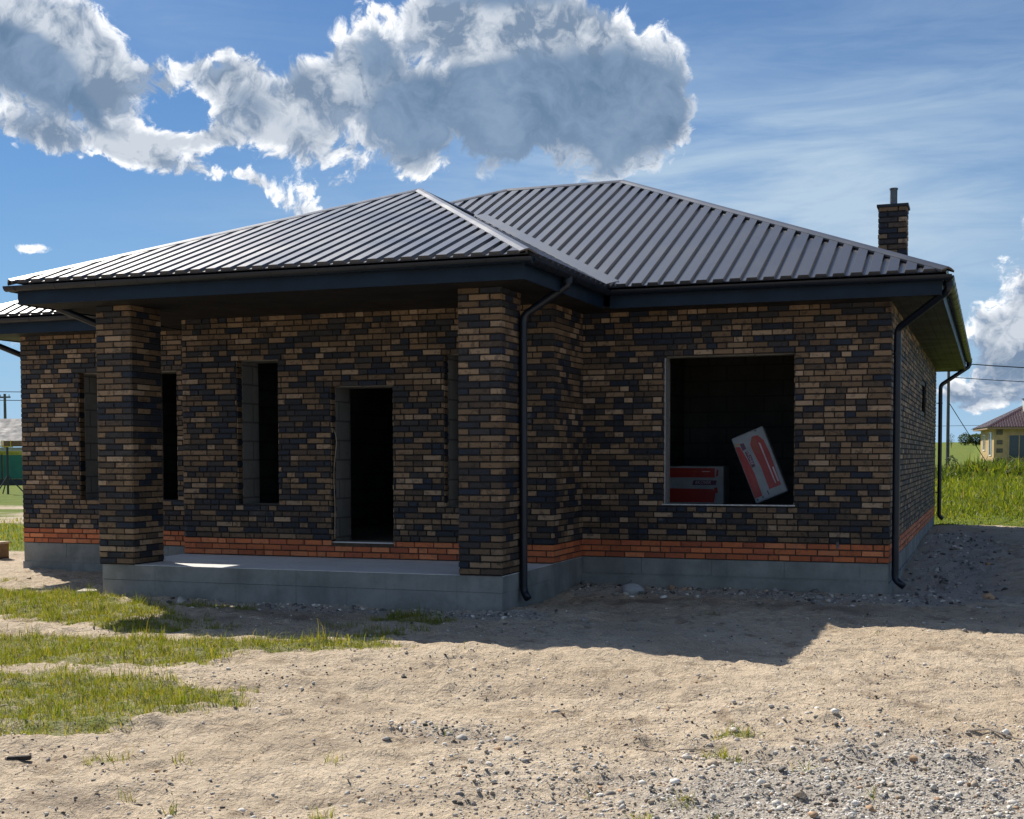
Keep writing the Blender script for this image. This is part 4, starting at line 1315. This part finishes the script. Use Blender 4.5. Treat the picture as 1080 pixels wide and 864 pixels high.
def lump(name, label, cat, x, y, sx, sy, sz, col, rz, seed, mat=None, dz=0.3):
    g = np.random.default_rng(seed)
    v, f = subdiv(IV2, IF2)
    d = 1 + 0.16 * (fbm(v[:, 0] * 2 + 5, v[:, 1] * 2 + v[:, 2] * 1.7 + seed, 3, seed) - 0.5) * 2
    v = v * d[:, None] * np.array([sx, sy, sz]) * 0.5
    c, s_ = math.cos(rz), math.sin(rz)
    P = np.stack([v[:, 0] * c - v[:, 1] * s_, v[:, 0] * s_ + v[:, 1] * c, v[:, 2]], 1)
    o = np_mesh(name, P, f, mat or M_STONE, np.tile(np.array(col), (len(f), 1)), smooth=True)
    o.location = (x, y, pzf(x, y) + sz * (0.5 - dz))
    tag(o, label, cat)
    return o
lump('rock', 'smooth grey rock in the rubble beside the inner corner of the house', 'rock', -2.98, -0.62, 0.27, 0.2, 0.17, (0.36, 0.37, 0.38), 0.3, 3)
lump('pebble', 'white pebble on the shaded sand in front of the right pillar', 'pebble', -3.55, -3.6, 0.07, 0.05, 0.04, (0.66, 0.64, 0.6), 0.3, 5)

M_WOODD = simple('weathered_black_wood', (0.045, 0.038, 0.033), 0.8, 0, 0.3, 25, 0.4, 0.5, 60)
M_WOODP = simple('pale_wood', (0.50, 0.42, 0.31), 0.8, 0, 0.3, 20, 0.25, 0.4, 60)
M_WOODB = simple('brown_wood', (0.20, 0.125, 0.07), 0.8, 0, 0.3, 20, 0.3, 0.4, 60)
# short black offcut at the lower left
t = thing('wood_offcut', 'short black wood offcut with a pale cut end lying on the sand', 'wood offcut', (-3.82, -10.40, pzf(-3.82, -10.40)))
mb = MB(); d = Vector((0.93, 0.36, 0.05)).normalized(); s_ = Vector((-0.36, 0.93, 0))
O = Vector((-3.92, -10.455, pzf(-3.82, -10.40) + 0.001))
mb.obox(O, d * 0.125, s_ * 0.03, Vector((0, 0, 0.024)))
mb.build('timber', M_WOODD, t)
mb = MB(); mb.obox(O - d * 0.012 + Vector((0, 0, 0.004)), d * 0.0115, s_ * 0.028, Vector((0, 0, 0.020))); mb.build('cut_end', M_WOODP, t)
# pale broken slab by the porch corner
mb = MB()
z0 = pzf(-7.75, -4.3)
x0, y0 = -9.05, -3.42
z0 = pzf(x0, y0)
pr = [(0, 0), (0.20, 0.03), (0.235, 0.09), (0.17, 0.16), (0.02, 0.12)]
bot = [Vector((x0 + a, y0 + b, z0 + 0.0)) for a, b in pr]
top = [p + Vector((0.01, 0.0, 0.055 + 0.02 * i / 4)) for i, p in enumerate(bot)]
mb.face(top); mb.face(bot[::-1])
for i in range(5): mb.face([bot[i], bot[(i + 1) % 5], top[(i + 1) % 5], top[i]])
o = mb.build('broken_slab', simple('pale_concrete_chip', (0.6, 0.54, 0.45), 0.9, 0, 0.2, 15, 0.25), None, origin=(x0, y0, z0))
tag(o, 'pale broken slab piece lying on the grass at the left porch corner', 'broken slab')
# twigs
def twig(label, pts, r, mat):
    pp = []
    for (x, y, dz) in pts: pp.append((x, y, pzf(x, y) + r + dz))
    mb = MB(); mb.tube(pp, r, 6, r1=r * 0.6)
    o = mb.build('twig', mat, None, origin=pp[0]); tag(o, label, 'twig', 'twigs lying on the sand'); return o
M_TWIGP = simple('bleached_twig', (0.46, 0.40, 0.33), 0.9, 0, 0.2, 30, 0.3)
M_TWIGD = simple('dark_twig', (0.13, 0.09, 0.06), 0.9, 0, 0.2, 30, 0.3)
twig('bleached curved twig lying on the gravel at the right', [(0.05, -8.27, 0.004), (0.20, -8.33, 0.006), (0.30, -8.45, 0.004), (0.40, -8.62, 0.008), (0.52, -8.72, 0.012), (0.575, -8.74, 0.004)], 0.007, M_TWIGP)
twig('thin dark twig lying flat in the middle of the sand', [(-0.80, -8.70, 0.002), (-0.68, -8.655, 0.006), (-0.55, -8.66, 0.01), (-0.42, -8.62, 0.004)], 0.0035, M_TWIGD)
twig('pale twig at the far right edge of the gravel', [(1.02, -7.72, 0.003), (1.15, -7.74, 0.01), (1.30, -7.80, 0.008), (1.5, -7.9, 0.004)], 0.007, M_TWIGP)

# ------------------------------------------------------------------ grass and weeds
def grass_material(name, trans=0.45):
    mt, t, b = newmat(name)
    a = t.attr('bcol')
    out = t.n['Material Output']
    b.inputs['Roughness'].default_value = 0.55
    b.inputs['Specular IOR Level'].default_value = 0.3
    t.put(b.inputs['Base Color'], a.outputs['Color'])
    tr = t.new('ShaderNodeBsdfTranslucent')
    t.put(tr.inputs['Color'], t.mix(1.0, a.outputs['Color'], (1.6, 1.5, 0.6), 'MULTIPLY'))
    mx = t.new('ShaderNodeMixShader'); mx.inputs[0].default_value = trans
    t.l.new(b.outputs[0], mx.inputs[1]); t.l.new(tr.outputs[0], mx.inputs[2])
    t.l.new(mx.outputs[0], out.inputs['Surface'])
    return mt
M_GRASS = grass_material('grass_blade')
GC = 1.12 * np.array([(0.185, 0.205, 0.020), (0.145, 0.178, 0.018), (0.235, 0.225, 0.030), (0.095, 0.130, 0.018), (0.26, 0.215, 0.075), (0.065, 0.10, 0.018)])
def blades(name, label, cat, x, y, h, w, seed, wts=(4, 4, 3, 3, 1.5, 2), lean=0.5, z=None):
    g = np.random.default_rng(seed)
    n = len(x)
    a = g.uniform(0, 2 * np.pi, n)
    b = g.uniform(0, 2 * np.pi, n)
    ln = np.abs(g.normal(0, lean, n)) * h
    z0 = (zf(x, y) if z is None else z) - 0.01
    dx, dy = np.cos(a) * w * 0.5, np.sin(a) * w * 0.5
    bx, by = np.cos(b), np.sin(b)
    V = np.empty((n, 5, 3))
    V[:, 0] = np.stack([x - dx, y - dy, z0], 1); V[:, 1] = np.stack([x + dx, y + dy, z0], 1)
    mx_, my_, mz_ = x + bx * ln * 0.35, y + by * ln * 0.35, z0 + h * 0.58
    V[:, 2] = np.stack([mx_ - dx * 0.75, my_ - dy * 0.75, mz_], 1); V[:, 3] = np.stack([mx_ + dx * 0.75, my_ + dy * 0.75, mz_], 1)
    drop = np.clip(1.0 - 0.35 * (ln / h) ** 2, 0.45, 1)
    V[:, 4] = np.stack([x + bx * ln, y + by * ln, z0 + h * drop], 1)
    T = np.array([(0, 1, 3), (0, 3, 2), (2, 3, 4)])
    Fc = (T[None] + (np.arange(n) * 5)[:, None, None]).reshape(-1, 3)
    ci = g.choice(len(GC), n, p=np.array(wts) / sum(wts))
    cols = np.repeat(GC[ci] * g.uniform(0.75, 1.3, (n, 1)), 3, 0)
    o = np_mesh(name, V.reshape(-1, 3), Fc, M_GRASS, cols)
    tag(o, label, cat, kind='stuff')
    return o
def clumped(x, y, seed, s=0.035, k=5):
    g = np.random.default_rng(seed)
    x = np.repeat(x, k); y = np.repeat(y, k)
    return x + g.normal(0, s, len(x)), y + g.normal(0, s, len(y))
g1 = np.random.default_rng(12)
x, y = scatter(15000, -13.2, 0.4, -11.4, -1.2, lambda x, y: grass_w(x, y) * outside_house(x, y), 21)
x, y = clumped(x, y, 22, 0.03, 5)
h = g1.gamma(4.0, 0.0105, len(x)) * (0.45 + 1.1 * fbm(x * 2, y * 2, 3, 88)) + 0.012
blades('turf', 'patchy green turf growing over the sand at the left', 'grass', x, y, h, g1.uniform(0.003, 0.006, len(x)), 23, (4, 4, 4, 3, 3.2, 2), 0.8)
# taller tussocks on the bank
cx = g1.uniform(-10.5, -3.6, 260); cy = g1.uniform(-9.6, -3.4, 260)
k = (grass_w(cx, cy) > 0.35) & outside_house(cx, cy)
cx, cy = cx[k], cy[k]
cx = np.append(cx, [-6.15, -8.55, -7.9]); cy = np.append(cy, [-6.05, -3.75, -3.75])
x, y = clumped(cx, cy, 31, 0.055, 30)
blades('tussock', 'taller tufts standing out of the turf at the left', 'grass', x, y, g1.gamma(5, 0.017, len(x)) + 0.02, g1.uniform(0.004, 0.008, len(x)), 32, (3, 5, 2, 4, 1, 2), 0.6)
# single weeds in the sand
sp = np.array([(-1.85, -10.65), (-2.27, -9.8), (-0.26, -9.95), (-0.37, -10.3), (-3.45, -10.2), (-3.85, -8.1), (-2.55, -10.9), (-2.9, -10.75), (-3.05, -10.1), (0.62, -9.4), (0.2, -9.0), (-0.05, -10.2)])
x, y = clumped(sp[:, 0], sp[:, 1], 33, 0.022, 16)
blades('sand_weeds', 'few thin weeds sprouting from the foreground sand', 'weeds', x, y, g1.uniform(0.03, 0.11, len(x)), g1.uniform(0.003, 0.006, len(x)), 34, (4, 3, 2, 3, 2, 2), 1.0)
# field beyond the plot
def fld(n, x0, x1, y0, y1, seed): 
    return scatter(n, x0, x1, y0, y1, lambda x, y: field_w(x, y), seed)
x, y = fld(26000, -4.0, 6.5, 12.4, 24.0, 41)
h = g1.gamma(5.0, 0.019, len(x)) * (0.35 + 1.1 * fbm(x * 0.8, y * 0.8, 3, 60)) * (0.2 + 0.8 * sst(13.4, 17.5, y)) + 0.02
xa, ya = fld(36000, -6.0, 9.0, 24.0, 62.0, 42)
ha = g1.gamma(5.0, 0.034, len(xa)) * (0.45 + 1.0 * fbm(xa * 0.5, ya * 0.35, 3, 61)) + 0.05
x = np.concatenate([x, xa]); y = np.concatenate([y, ya]); h = np.concatenate([h, ha])
w = 0.006 + 0.0006 * (y + 16)
blades('meadow_grass', 'tall green meadow grass covering the field behind the plot', 'grass', x, y, h, w, 43, (3, 7, 1, 7, 0.3, 3), 0.75)
# rank weeds in front of the yellow house
x, y = scatter(9000, -6.0, 12.0, 44.0, 64.0, lambda x, y: sst(0.42, 0.6, fbm(x * 0.45, y * 0.22, 3, 70) + 0.10 * sst(46, 56, y)), 51)
h = g1.gamma(12.0, 0.047, len(x)) * (0.55 + 0.8 * fbm(x * 0.5, y * 0.4, 3, 72))
x, y = clumped(x, y, 52, 0.12, 3); h = np.repeat(h, 3) * g1.uniform(0.5, 1.1, len(x))
blades('rank_weeds', 'dense dark green weeds before the yellow house', 'weeds', x, y, h, g1.uniform(0.05, 0.14, len(x)), 53, (0.8, 2, 0.5, 5, 0.2, 10), 0.7)
# lawn at the far left
x, y = fld(15000, -24.0, -13.2, 1.5, 24.0, 61)
blades('side_lawn', 'mown green lawn with bare patches left of the house', 'grass', x, y, g1.gamma(4, 0.02, len(x)) + 0.02, g1.uniform(0.01, 0.02, len(x)), 62, (4, 3, 4, 2, 2, 1), 0.6)

# ------------------------------------------------------------------ far things
def leaves(mb_name, cx, cy, cz, rx, ry, rz, n, size, seed, parent, pal):
    g = np.random.default_rng(seed)
    d = g.normal(0, 1, (n, 3)); d /= np.linalg.norm(d, axis=1)[:, None]
    r = g.uniform(0.35, 1.0, n) ** 0.5
    lob = 0.72 + 0.56 * fbm(d[:, 0] * 2.2 + seed, d[:, 1] * 2.2 + d[:, 2] * 2.2, 3, seed)
    P = d * (r * lob)[:, None] * np.array([rx, ry, rz]) + np.array([cx, cy, cz])
    a = g.normal(0, 1, (n, 3)); a /= np.linalg.norm(a, axis=1)[:, None]
    b = np.cross(a, g.normal(0, 1, (n, 3))); b /= np.linalg.norm(b, axis=1)[:, None]
    s_ = size * g.uniform(0.6, 1.4, (n, 1))
    V = np.stack([P - a * s_, P - b * s_ * 0.5, P + a * s_, P + b * s_ * 0.5], 1).reshape(-1, 3)
    Fc = np.arange(n * 4).reshape(n, 4)
    pal = np.array(pal)
    cols = pal[g.choice(len(pal), n)] * g.uniform(0.7, 1.3, (n, 1))
    o = np_mesh(mb_name, V - np.array(parent.location), Fc, M_GRASS, cols)
    o.parent = parent
    return o
M_BARK = simple('bark', (0.10, 0.075, 0.055), 0.9, 0, 0.2, 10, 0.3)
LP = [(0.045, 0.075, 0.02), (0.06, 0.095, 0.025), (0.035, 0.06, 0.018), (0.075, 0.105, 0.03)]
def tree(name, label, cat, x, y, h, w, seed, n=900, trunk=0.25, group=None, pal=LP):
    z = pzf(x, y)
    t = thing(name, label, cat, (x, y, z), group)
    mb = MB()
    mb.tube([(x, y, z - 0.3), (x + 0.05, y, z + h * trunk), (x, y + 0.03, z + h * 0.7)], w * 0.05, 7, r1=w * 0.015)
    for k in range(5):
        a = k * 1.3
        mb.tube([(x, y, z + h * (trunk + 0.05 * k)), (x + math.cos(a) * w * 0.3, y + math.sin(a) * w * 0.3, z + h * (trunk + 0.22 + 0.07 * k))], w * 0.018, 5, r1=w * 0.006)
    mb.build('trunk', M_BARK, t)
    leaves('crown', x, y, z + h * (trunk + (1 - trunk) * 0.5), w * 0.5, w * 0.5, h * (1 - trunk) * 0.55, n, w * 0.055, seed, t, pal)
    return t
tree('bush', 'round dark green bush on the far field edge, left of the pair', 'bush', -2.75, 195.6, 1.9, 1.9, 5, 900, 0.06, 'far bushes')
tree('bush', 'wider dark green bush on the far field edge beside the yellow house', 'bush', -1.15, 196.2, 1.8, 2.6, 6, 1100, 0.06, 'far bushes')
tree('small_tree', 'slim grey green tree far behind the right downpipe', 'tree', -4.15, 174.0, 2.0, 0.9, 7, 320, 0.2, None, [(0.09, 0.105, 0.06), (0.07, 0.09, 0.05)])
tree('shrub', 'dark shrub at the foot of the utility pole', 'shrub', -0.85, 56.8, 1.15, 0.85, 8, 500, 0.08, None, [(0.03, 0.045, 0.03), (0.045, 0.06, 0.035)])

# utility pole at the right with wires
M_POLE = simple('weathered_pole', (0.13, 0.135, 0.12), 0.85, 0, 0.2, 5, 0.3)
M_WIRE = simple('dark_wire', (0.03, 0.03, 0.032), 0.6)
def pole(label, x, y, h, r):
    z = pzf(x, y)
    t = thing('utility_pole', label, 'utility pole', (x, y, z))
    mb = MB(); mb.tube([(x, y, z - 0.5), (x, y, z + h)], r, 12, r1=r * 0.7); mb.build('mast', M_POLE, t, smooth=False)
    mb = MB(); mb.box(x - 0.55, x + 0.55, y - 0.06, y + 0.06, z + h - 0.35, z + h - 0.22); mb.build('crossarm', M_POLE, t)
    for dx in (-0.45, 0.45):
        q = MB(); q.tube([(x + dx, y, z + h - 0.22), (x + dx, y, z + h - 0.06)], 0.035, 8); q.build('insulator', M_FILM, t)
    return t, z
PX, PY = -1.08, 57.7
tp, zp = pole('grey green utility pole seen behind the rear downpipe', PX, PY, 6.6, 0.10)
def wire(label, a, b, sag, r=0.012, name='overhead_wire', cat='wire', group='wires strung from the poles'):
    a, b = Vector(a), Vector(b)
    pts = []
    for i in range(17):
        t_ = i / 16
        p = a.lerp(b, t_); p.z -= 4 * sag * t_ * (1 - t_); pts.append(p)
    mb = MB(); mb.tube(pts, r, 5)
    o = mb.build(name, M_WIRE, None, origin=a); tag(o, label, cat, group); return o
wire('upper dark wire running from the right pole to the right', (PX, PY, 6.22), (34, 72, 6.9), 0.9, 0.028)
wire('second dark wire below the upper one at the right', (PX, PY, 5.45), (34, 72, 6.3), 0.9, 0.02)
wire('thin low wire crossing behind the yellow house', (-9, 118, 4.1), (22, 121, 4.6), 0.1, 0.02)
wire('guy wire slanting from the right pole to the ground near the yellow house', (PX, PY, 4.15), (1.15, 63.2, pzf(1.15, 63.2)), 0.0, 0.022, 'guy_wire')

# yellow neighbour house
HX, HY = 1.27, 90.4
ang = math.atan2(0.127, 0.992)
HZ = pzf(HX + 3, HY + 3) - 0.1
yh = thing('yellow_house', 'yellow rendered bungalow with a brown red metal hip roof in the far field', 'house', (HX, HY, HZ))
A_ = Vector((math.cos(ang), math.sin(ang), 0)); B_ = Vector((-math.sin(ang), math.cos(ang), 0))
M_REND = simple('yellow_render', (0.52, 0.38, 0.20), 0.9, 0, 0.2, 2, 0.2)
M_TILE = simple('brown_red_roofing', (0.075, 0.042, 0.045), 0.45, 0, 0.5, 3, 0.2)
M_GLASS = simple('dark_green_glass', (0.02, 0.035, 0.032), 0.12, 0, 0.6)
M_FRAME = simple('white_frame', (0.75, 0.73, 0.68), 0.5)
M_STN = simple('grey_stone_cladding', (0.16, 0.145, 0.12), 0.9, 0, 0.2, 8, 0.4)
H0 = Vector((HX, HY, HZ)); ZW = 3.42 - HZ
WL, WD = 10.0, 8.0
def hp(u, v, z): return H0 + A_ * u + B_ * v + Vector((0, 0, z))
mb = MB(); mb.obox(hp(0, 0, -0.6), A_ * WL, B_ * WD, Vector((0, 0, ZW + 0.6))); mb.build('wall', M_REND, yh)
ov = 0.6; rs = 0.52
e = [hp(-ov, -ov, ZW), hp(WL + ov, -ov, ZW), hp(WL + ov, WD + ov, ZW), hp(-ov, WD + ov, ZW)]
hh = (WD / 2 + ov)
r0 = hp(-ov + hh, WD / 2, ZW + hh * rs); r1_ = hp(WL + ov - hh, WD / 2, ZW + hh * rs)
mb = MB()
slope_sheet(mb, [e[0], e[1], r1_, r0], A_); slope_sheet(mb, [e[1], e[2], r1_], B_); slope_sheet(mb, [e[2], e[3], r0, r1_], A_); slope_sheet(mb, [e[3], e[0], r0], B_)
yr = mb.build('roof', M_TILE, yh)
mb = MB()
yn = [pn(e[0], e[1], r0), pn(e[1], e[2], r1_), pn(e[2], e[3], r0), pn(e[3], e[0], r0)]
for a, b, na, nb_ in ((r0, r1_, yn[0], yn[2]), (r0, e[0], yn[0], yn[3]), (r0, e[3], yn[3], yn[2]), (r1_, e[1], yn[0], yn[1]), (r1_, e[2], yn[1], yn[2])): cap(mb, a, b, na, nb_, 0.16)
mb.build_each('ridge_cap', M_TILE, yr)
mb = MB(); mb.obox(hp(-ov + 0.05, -ov + 0.05, ZW - 0.17), A_ * (WL + 2 * ov - 0.1), B_ * (WD + 2 * ov - 0.1), Vector((0, 0, 0.15))); mb.build('eaves_box', simple('tan_eaves', (0.30, 0.2, 0.12), 0.6), yh)
def hwin(u0, u1, z0, z1, side=False, mull=1):
    if side:
        O, D_, N_ = hp(0, u0, z0), B_, -A_
    else:
        O, D_, N_ = hp(u0, 0, z0), A_, -B_
    L_ = u1 - u0; H_ = z1 - z0; up = Vector((0, 0, 1))
    f = MB()
    for a, b, c, d in ((0, L_, 0, 0.08), (0, L_, H_ - 0.08, H_), (0, 0.08, 0.08, H_ - 0.08), (L_ - 0.08, L_, 0.08, H_ - 0.08)):
        f.obox(O + D_ * a + up * c + N_ * 0.002, D_ * (b - a), up * (d - c), N_ * 0.05)
    for i in range(mull):
        xm = L_ * (i + 1) / (mull + 1)
        f.obox(O + D_ * (xm - 0.035) + up * 0.08 + N_ * 0.003, D_ * 0.07, up * (H_ - 0.16), N_ * 0.045)
    w_ = f.build('window', M_REND if not side else M_FRAME, yh)
    q = MB(); q.obox(O + D_ * 0.06 + up * 0.06 + N_ * 0.004, D_ * (L_ - 0.12), up * (H_ - 0.12), N_ * 0.012); q.build('pane', M_GLASS, w_)
hwin(1.02, 2.6, 0.25, ZW - 0.55, False, 1); hwin(4.2, 5.8, 0.9, ZW - 0.55); hwin(7.2, 8.8, 0.9, ZW - 0.55)
hwin(1.2, 2.6, 0.5, ZW - 0.35, True, 0); hwin(5.0, 6.2, 0.9, ZW - 0.5, True)
mb = MB()
for a, b, c, d in ((0.16, 0.62, ZW - 0.58, ZW - 0.14), (0.2, 0.62, ZW - 1.32, ZW - 0.98), (0.18, 0.64, ZW - 1.95, ZW - 1.62), (0.3, 0.6, ZW - 2.75, ZW - 2.35)):
    mb.obox(hp(a, 0, c) - B_ * 0.002, A_ * (b - a), Vector((0, 0, d - c)), -B_ * 0.02)
mb.build_each('stone_cladding', M_STN, yh)
mb = MB(); mb.obox(hp(2.35, 1.7, ZW + 1.0), A_ * 0.4, B_ * 0.4, Vector((0, 0, 1.15))); ch = mb.build('chimney', M_FRAME, yh)
mb = MB(); mb.obox(hp(2.27, 1.62, ZW + 2.15), A_ * 0.56, B_ * 0.56, Vector((0, 0, 0.07))); mb.build('chimney_cap', M_TILE, ch)

# ------------------------------------------------------------------ far left
RR = Vector((0.939, 0.343, 0)); FF = Vector((-0.343, 0.939, 0))
# grey shed roof
G0 = Vector((-70.0, 58.6, 0.0)); gz = pzf(-66, 60)
gb = thing('grey_shed', 'grey roofed shed beyond the green fence at the far left', 'shed', (G0.x, G0.y, gz))
mb = MB(); mb.obox(Vector((G0.x, G0.y, gz - 0.3)), RR * 12, FF * 7, Vector((0, 0, 2.3 - gz))); mb.build('wall', simple('pale_shed_wall', (0.55, 0.56, 0.55), 0.9, 0, 0.2, 3, 0.2), gb)
mb = MB()
a0 = Vector((G0.x, G0.y, 2.12)) - RR * 0.5 - FF * 0.5
c0 = a0 + FF * 4.0 + Vector((0, 0, 2.05)); d0 = a0 + FF * 8.0
mb.mesh([a0, a0 + RR * 13, c0 + RR * 13, c0, d0 + RR * 13, d0], [(0, 1, 2, 3), (3, 2, 4, 5)])
mb.build('roof', simple('grey_slate_sheeting', (0.085, 0.095, 0.115), 0.7, 0, 0.3, 2, 0.15), gb)
mb = MB()
for s0 in (0, 12):
    b = Vector((G0.x, G0.y, 0)) + RR * s0
    mb.face([b + Vector((0, 0, 2.0)), b + FF * 7 + Vector((0, 0, 2.0)), b + FF * 3.5 + Vector((0, 0, 3.95))])
mb.build('gable', simple('pale_gable', (0.5, 0.5, 0.49), 0.9), gb)
mb = MB()
for k in range(3):
    O = Vector((G0.x, G0.y, gz + 0.9)) + RR * (1.2 + 3.6 * k) - FF * 0.02
    mb.obox(O, RR * 1.1, Vector((0, 0, 0.9)), FF * 0.015)
mb.build_each('window', M_GLASS, gb)
# pole behind it
t2, z2 = pole('dark utility pole rising behind the grey shed at the far left', -76.6, 72.8, 7.0, 0.15)
wire('upper wire crossing the sky left of the house', (-110, 60, 7.4), (-30, 92, 7.1), 0.5, 0.03)
wire('lower wire passing the left pole just below its top', (-110, 60, 6.75), (-30, 92, 6.3), 0.5, 0.03)
# green mesh fence
F0 = Vector((-55.5, 48.3, 0)); 
fz = pzf(-55, 48)
fence = thing('green_fence', 'green sheet fence with dark base board at the far left', 'fence', (F0.x, F0.y, fz))
M_GF = simple('green_fence_sheet', (0.02, 0.17, 0.115), 0.6, 0, 0.4, 2, 0.2)
M_DK = simple('dark_board', (0.04, 0.045, 0.05), 0.8)
mb = MB()
for i in range(-9, 7):
    O = F0 + RR * (i * 2.5); mb.obox(O + RR * 0.05 + Vector((0, 0, fz + 0.38)), RR * 2.4, FF * 0.03, Vector((0, 0, 1.43 - fz - 0.38)))
mb.build_each('fence_sheet', M_GF, fence)
for i in range(-9, 8):
    O = F0 + RR * (i * 2.5); q = MB(); q.obox(O - RR * 0.04 - FF * 0.05 + Vector((0, 0, fz - 0.2)), RR * 0.08, FF * 0.045, Vector((0, 0, 1.47 - fz + 0.2))); q.build('post', M_DK, fence)
mb = MB(); mb.obox(F0 - RR * 22.5 - FF * 0.045 + Vector((0, 0, fz - 0.1)), RR * 40, FF * 0.04, Vector((0, 0, 0.46))); mb.build('base_board', M_DK, fence)
# yellow container behind the fence
yc = thing('yellow_skip', 'yellow steel skip showing above the green fence', 'skip', (-60, 51, fz))
M_YEL = simple('yellow_paint', (0.55, 0.42, 0.03), 0.5, 0, 0.5, 3, 0.2)
O = Vector((-61.5, 49.6, fz + 0.05))
mb = MB(); mb.obox(O, RR * 5.0, FF * 2.2, Vector((0, 0, 1.52 - fz))); mb.build('body', M_YEL, yc)
mb = MB(); mb.obox(O - RR * 0.08 - FF * 0.08 + Vector((0, 0, 1.52 - fz + 0.002)), RR * 5.16, FF * 2.36, Vector((0, 0, 0.12))); mb.build('rim', M_YEL, yc)
mb = MB()
for k in range(5): mb.obox(O + RR * (0.3 + k * 1.1) - FF * 0.07, RR * 0.12, FF * 0.068, Vector((0, 0, 1.5 - fz)))
mb.build_each('rib', M_YEL, yc)
# shoring prop with yellow head and a timber beam on it
q0 = Vector((-41.1, 32.25, 0)); qz = pzf(q0.x, q0.y)
pr_ = thing('shoring_prop', 'dark tripod shoring prop with a yellow fork head at the far left', 'prop', (q0.x, q0.y, qz))
mb = MB(); mb.tube([q0 + Vector((0, 0, qz)), q0 + Vector((0, 0, 1.75))], 0.05, 10); mb.build('tube', M_DK, pr_)
for k in range(3):
    a = k * 2.094 + 0.5
    mb = MB(); mb.tube([q0 + Vector((0, 0, qz + 0.85)), q0 + Vector((math.cos(a) * 0.75, math.sin(a) * 0.75, qz + 0.02))], 0.03, 8); mb.build('leg', M_DK, pr_)
mb = MB()
mb.obox(q0 + Vector((0, 0, 1.75)) - RR * 0.22 - FF * 0.12, RR * 0.44, FF * 0.24, Vector((0, 0, 0.05)))
for sx in (-1, 1):
    for sy in (-1, 1): mb.obox(q0 + RR * (0.2 * sx) + FF * (0.1 * sy) + Vector((0, 0, 1.8)) - RR * 0.02 - FF * 0.02, RR * 0.04, FF * 0.04, Vector((0, 0, 0.26)))
mb.build('fork_head', M_YEL, pr_)
mb = MB(); mb.obox(q0 - RR * 0.12 + FF * -0.07 + Vector((0, 0, 1.802)), RR * 4.2, FF * 0.14, Vector((0, 0, 0.24)))
o = mb.build('timber_beam', M_WOODB, None, origin=q0 + Vector((0, 0, 1.8))); tag(o, 'brown timber beam resting on the yellow prop head', 'beam')
# open wooden crate on the lawn
kx, ky = -14.26, 1.25; kz = pzf(kx, ky) - 0.005
ck = thing('wooden_crate', 'dark open wooden crate with a pale lid on the left lawn', 'crate', (kx, ky, kz))
mb = MB()
mb.box(kx - 0.62, kx, ky, ky + 0.2, kz, kz + 0.03)
mb.box(kx - 0.62, kx - 0.595, ky, ky + 0.2, kz + 0.031, kz + 0.25); mb.box(kx - 0.59, kx - 0.03, ky + 0.17, ky + 0.2, kz + 0.031, kz + 0.25)
mb.build('box', M_WOODD, ck)
mb = MB(); mb.box(kx - 0.025, kx, ky, ky + 0.2, kz + 0.031, kz + 0.25); mb.build('side_board', M_WOODB, ck)
mb = MB(); mb.box(kx - 0.65, kx + 0.02, ky - 0.02, ky + 0.22, kz + 0.251, kz + 0.285); mb.build('lid', M_WOODP, ck)
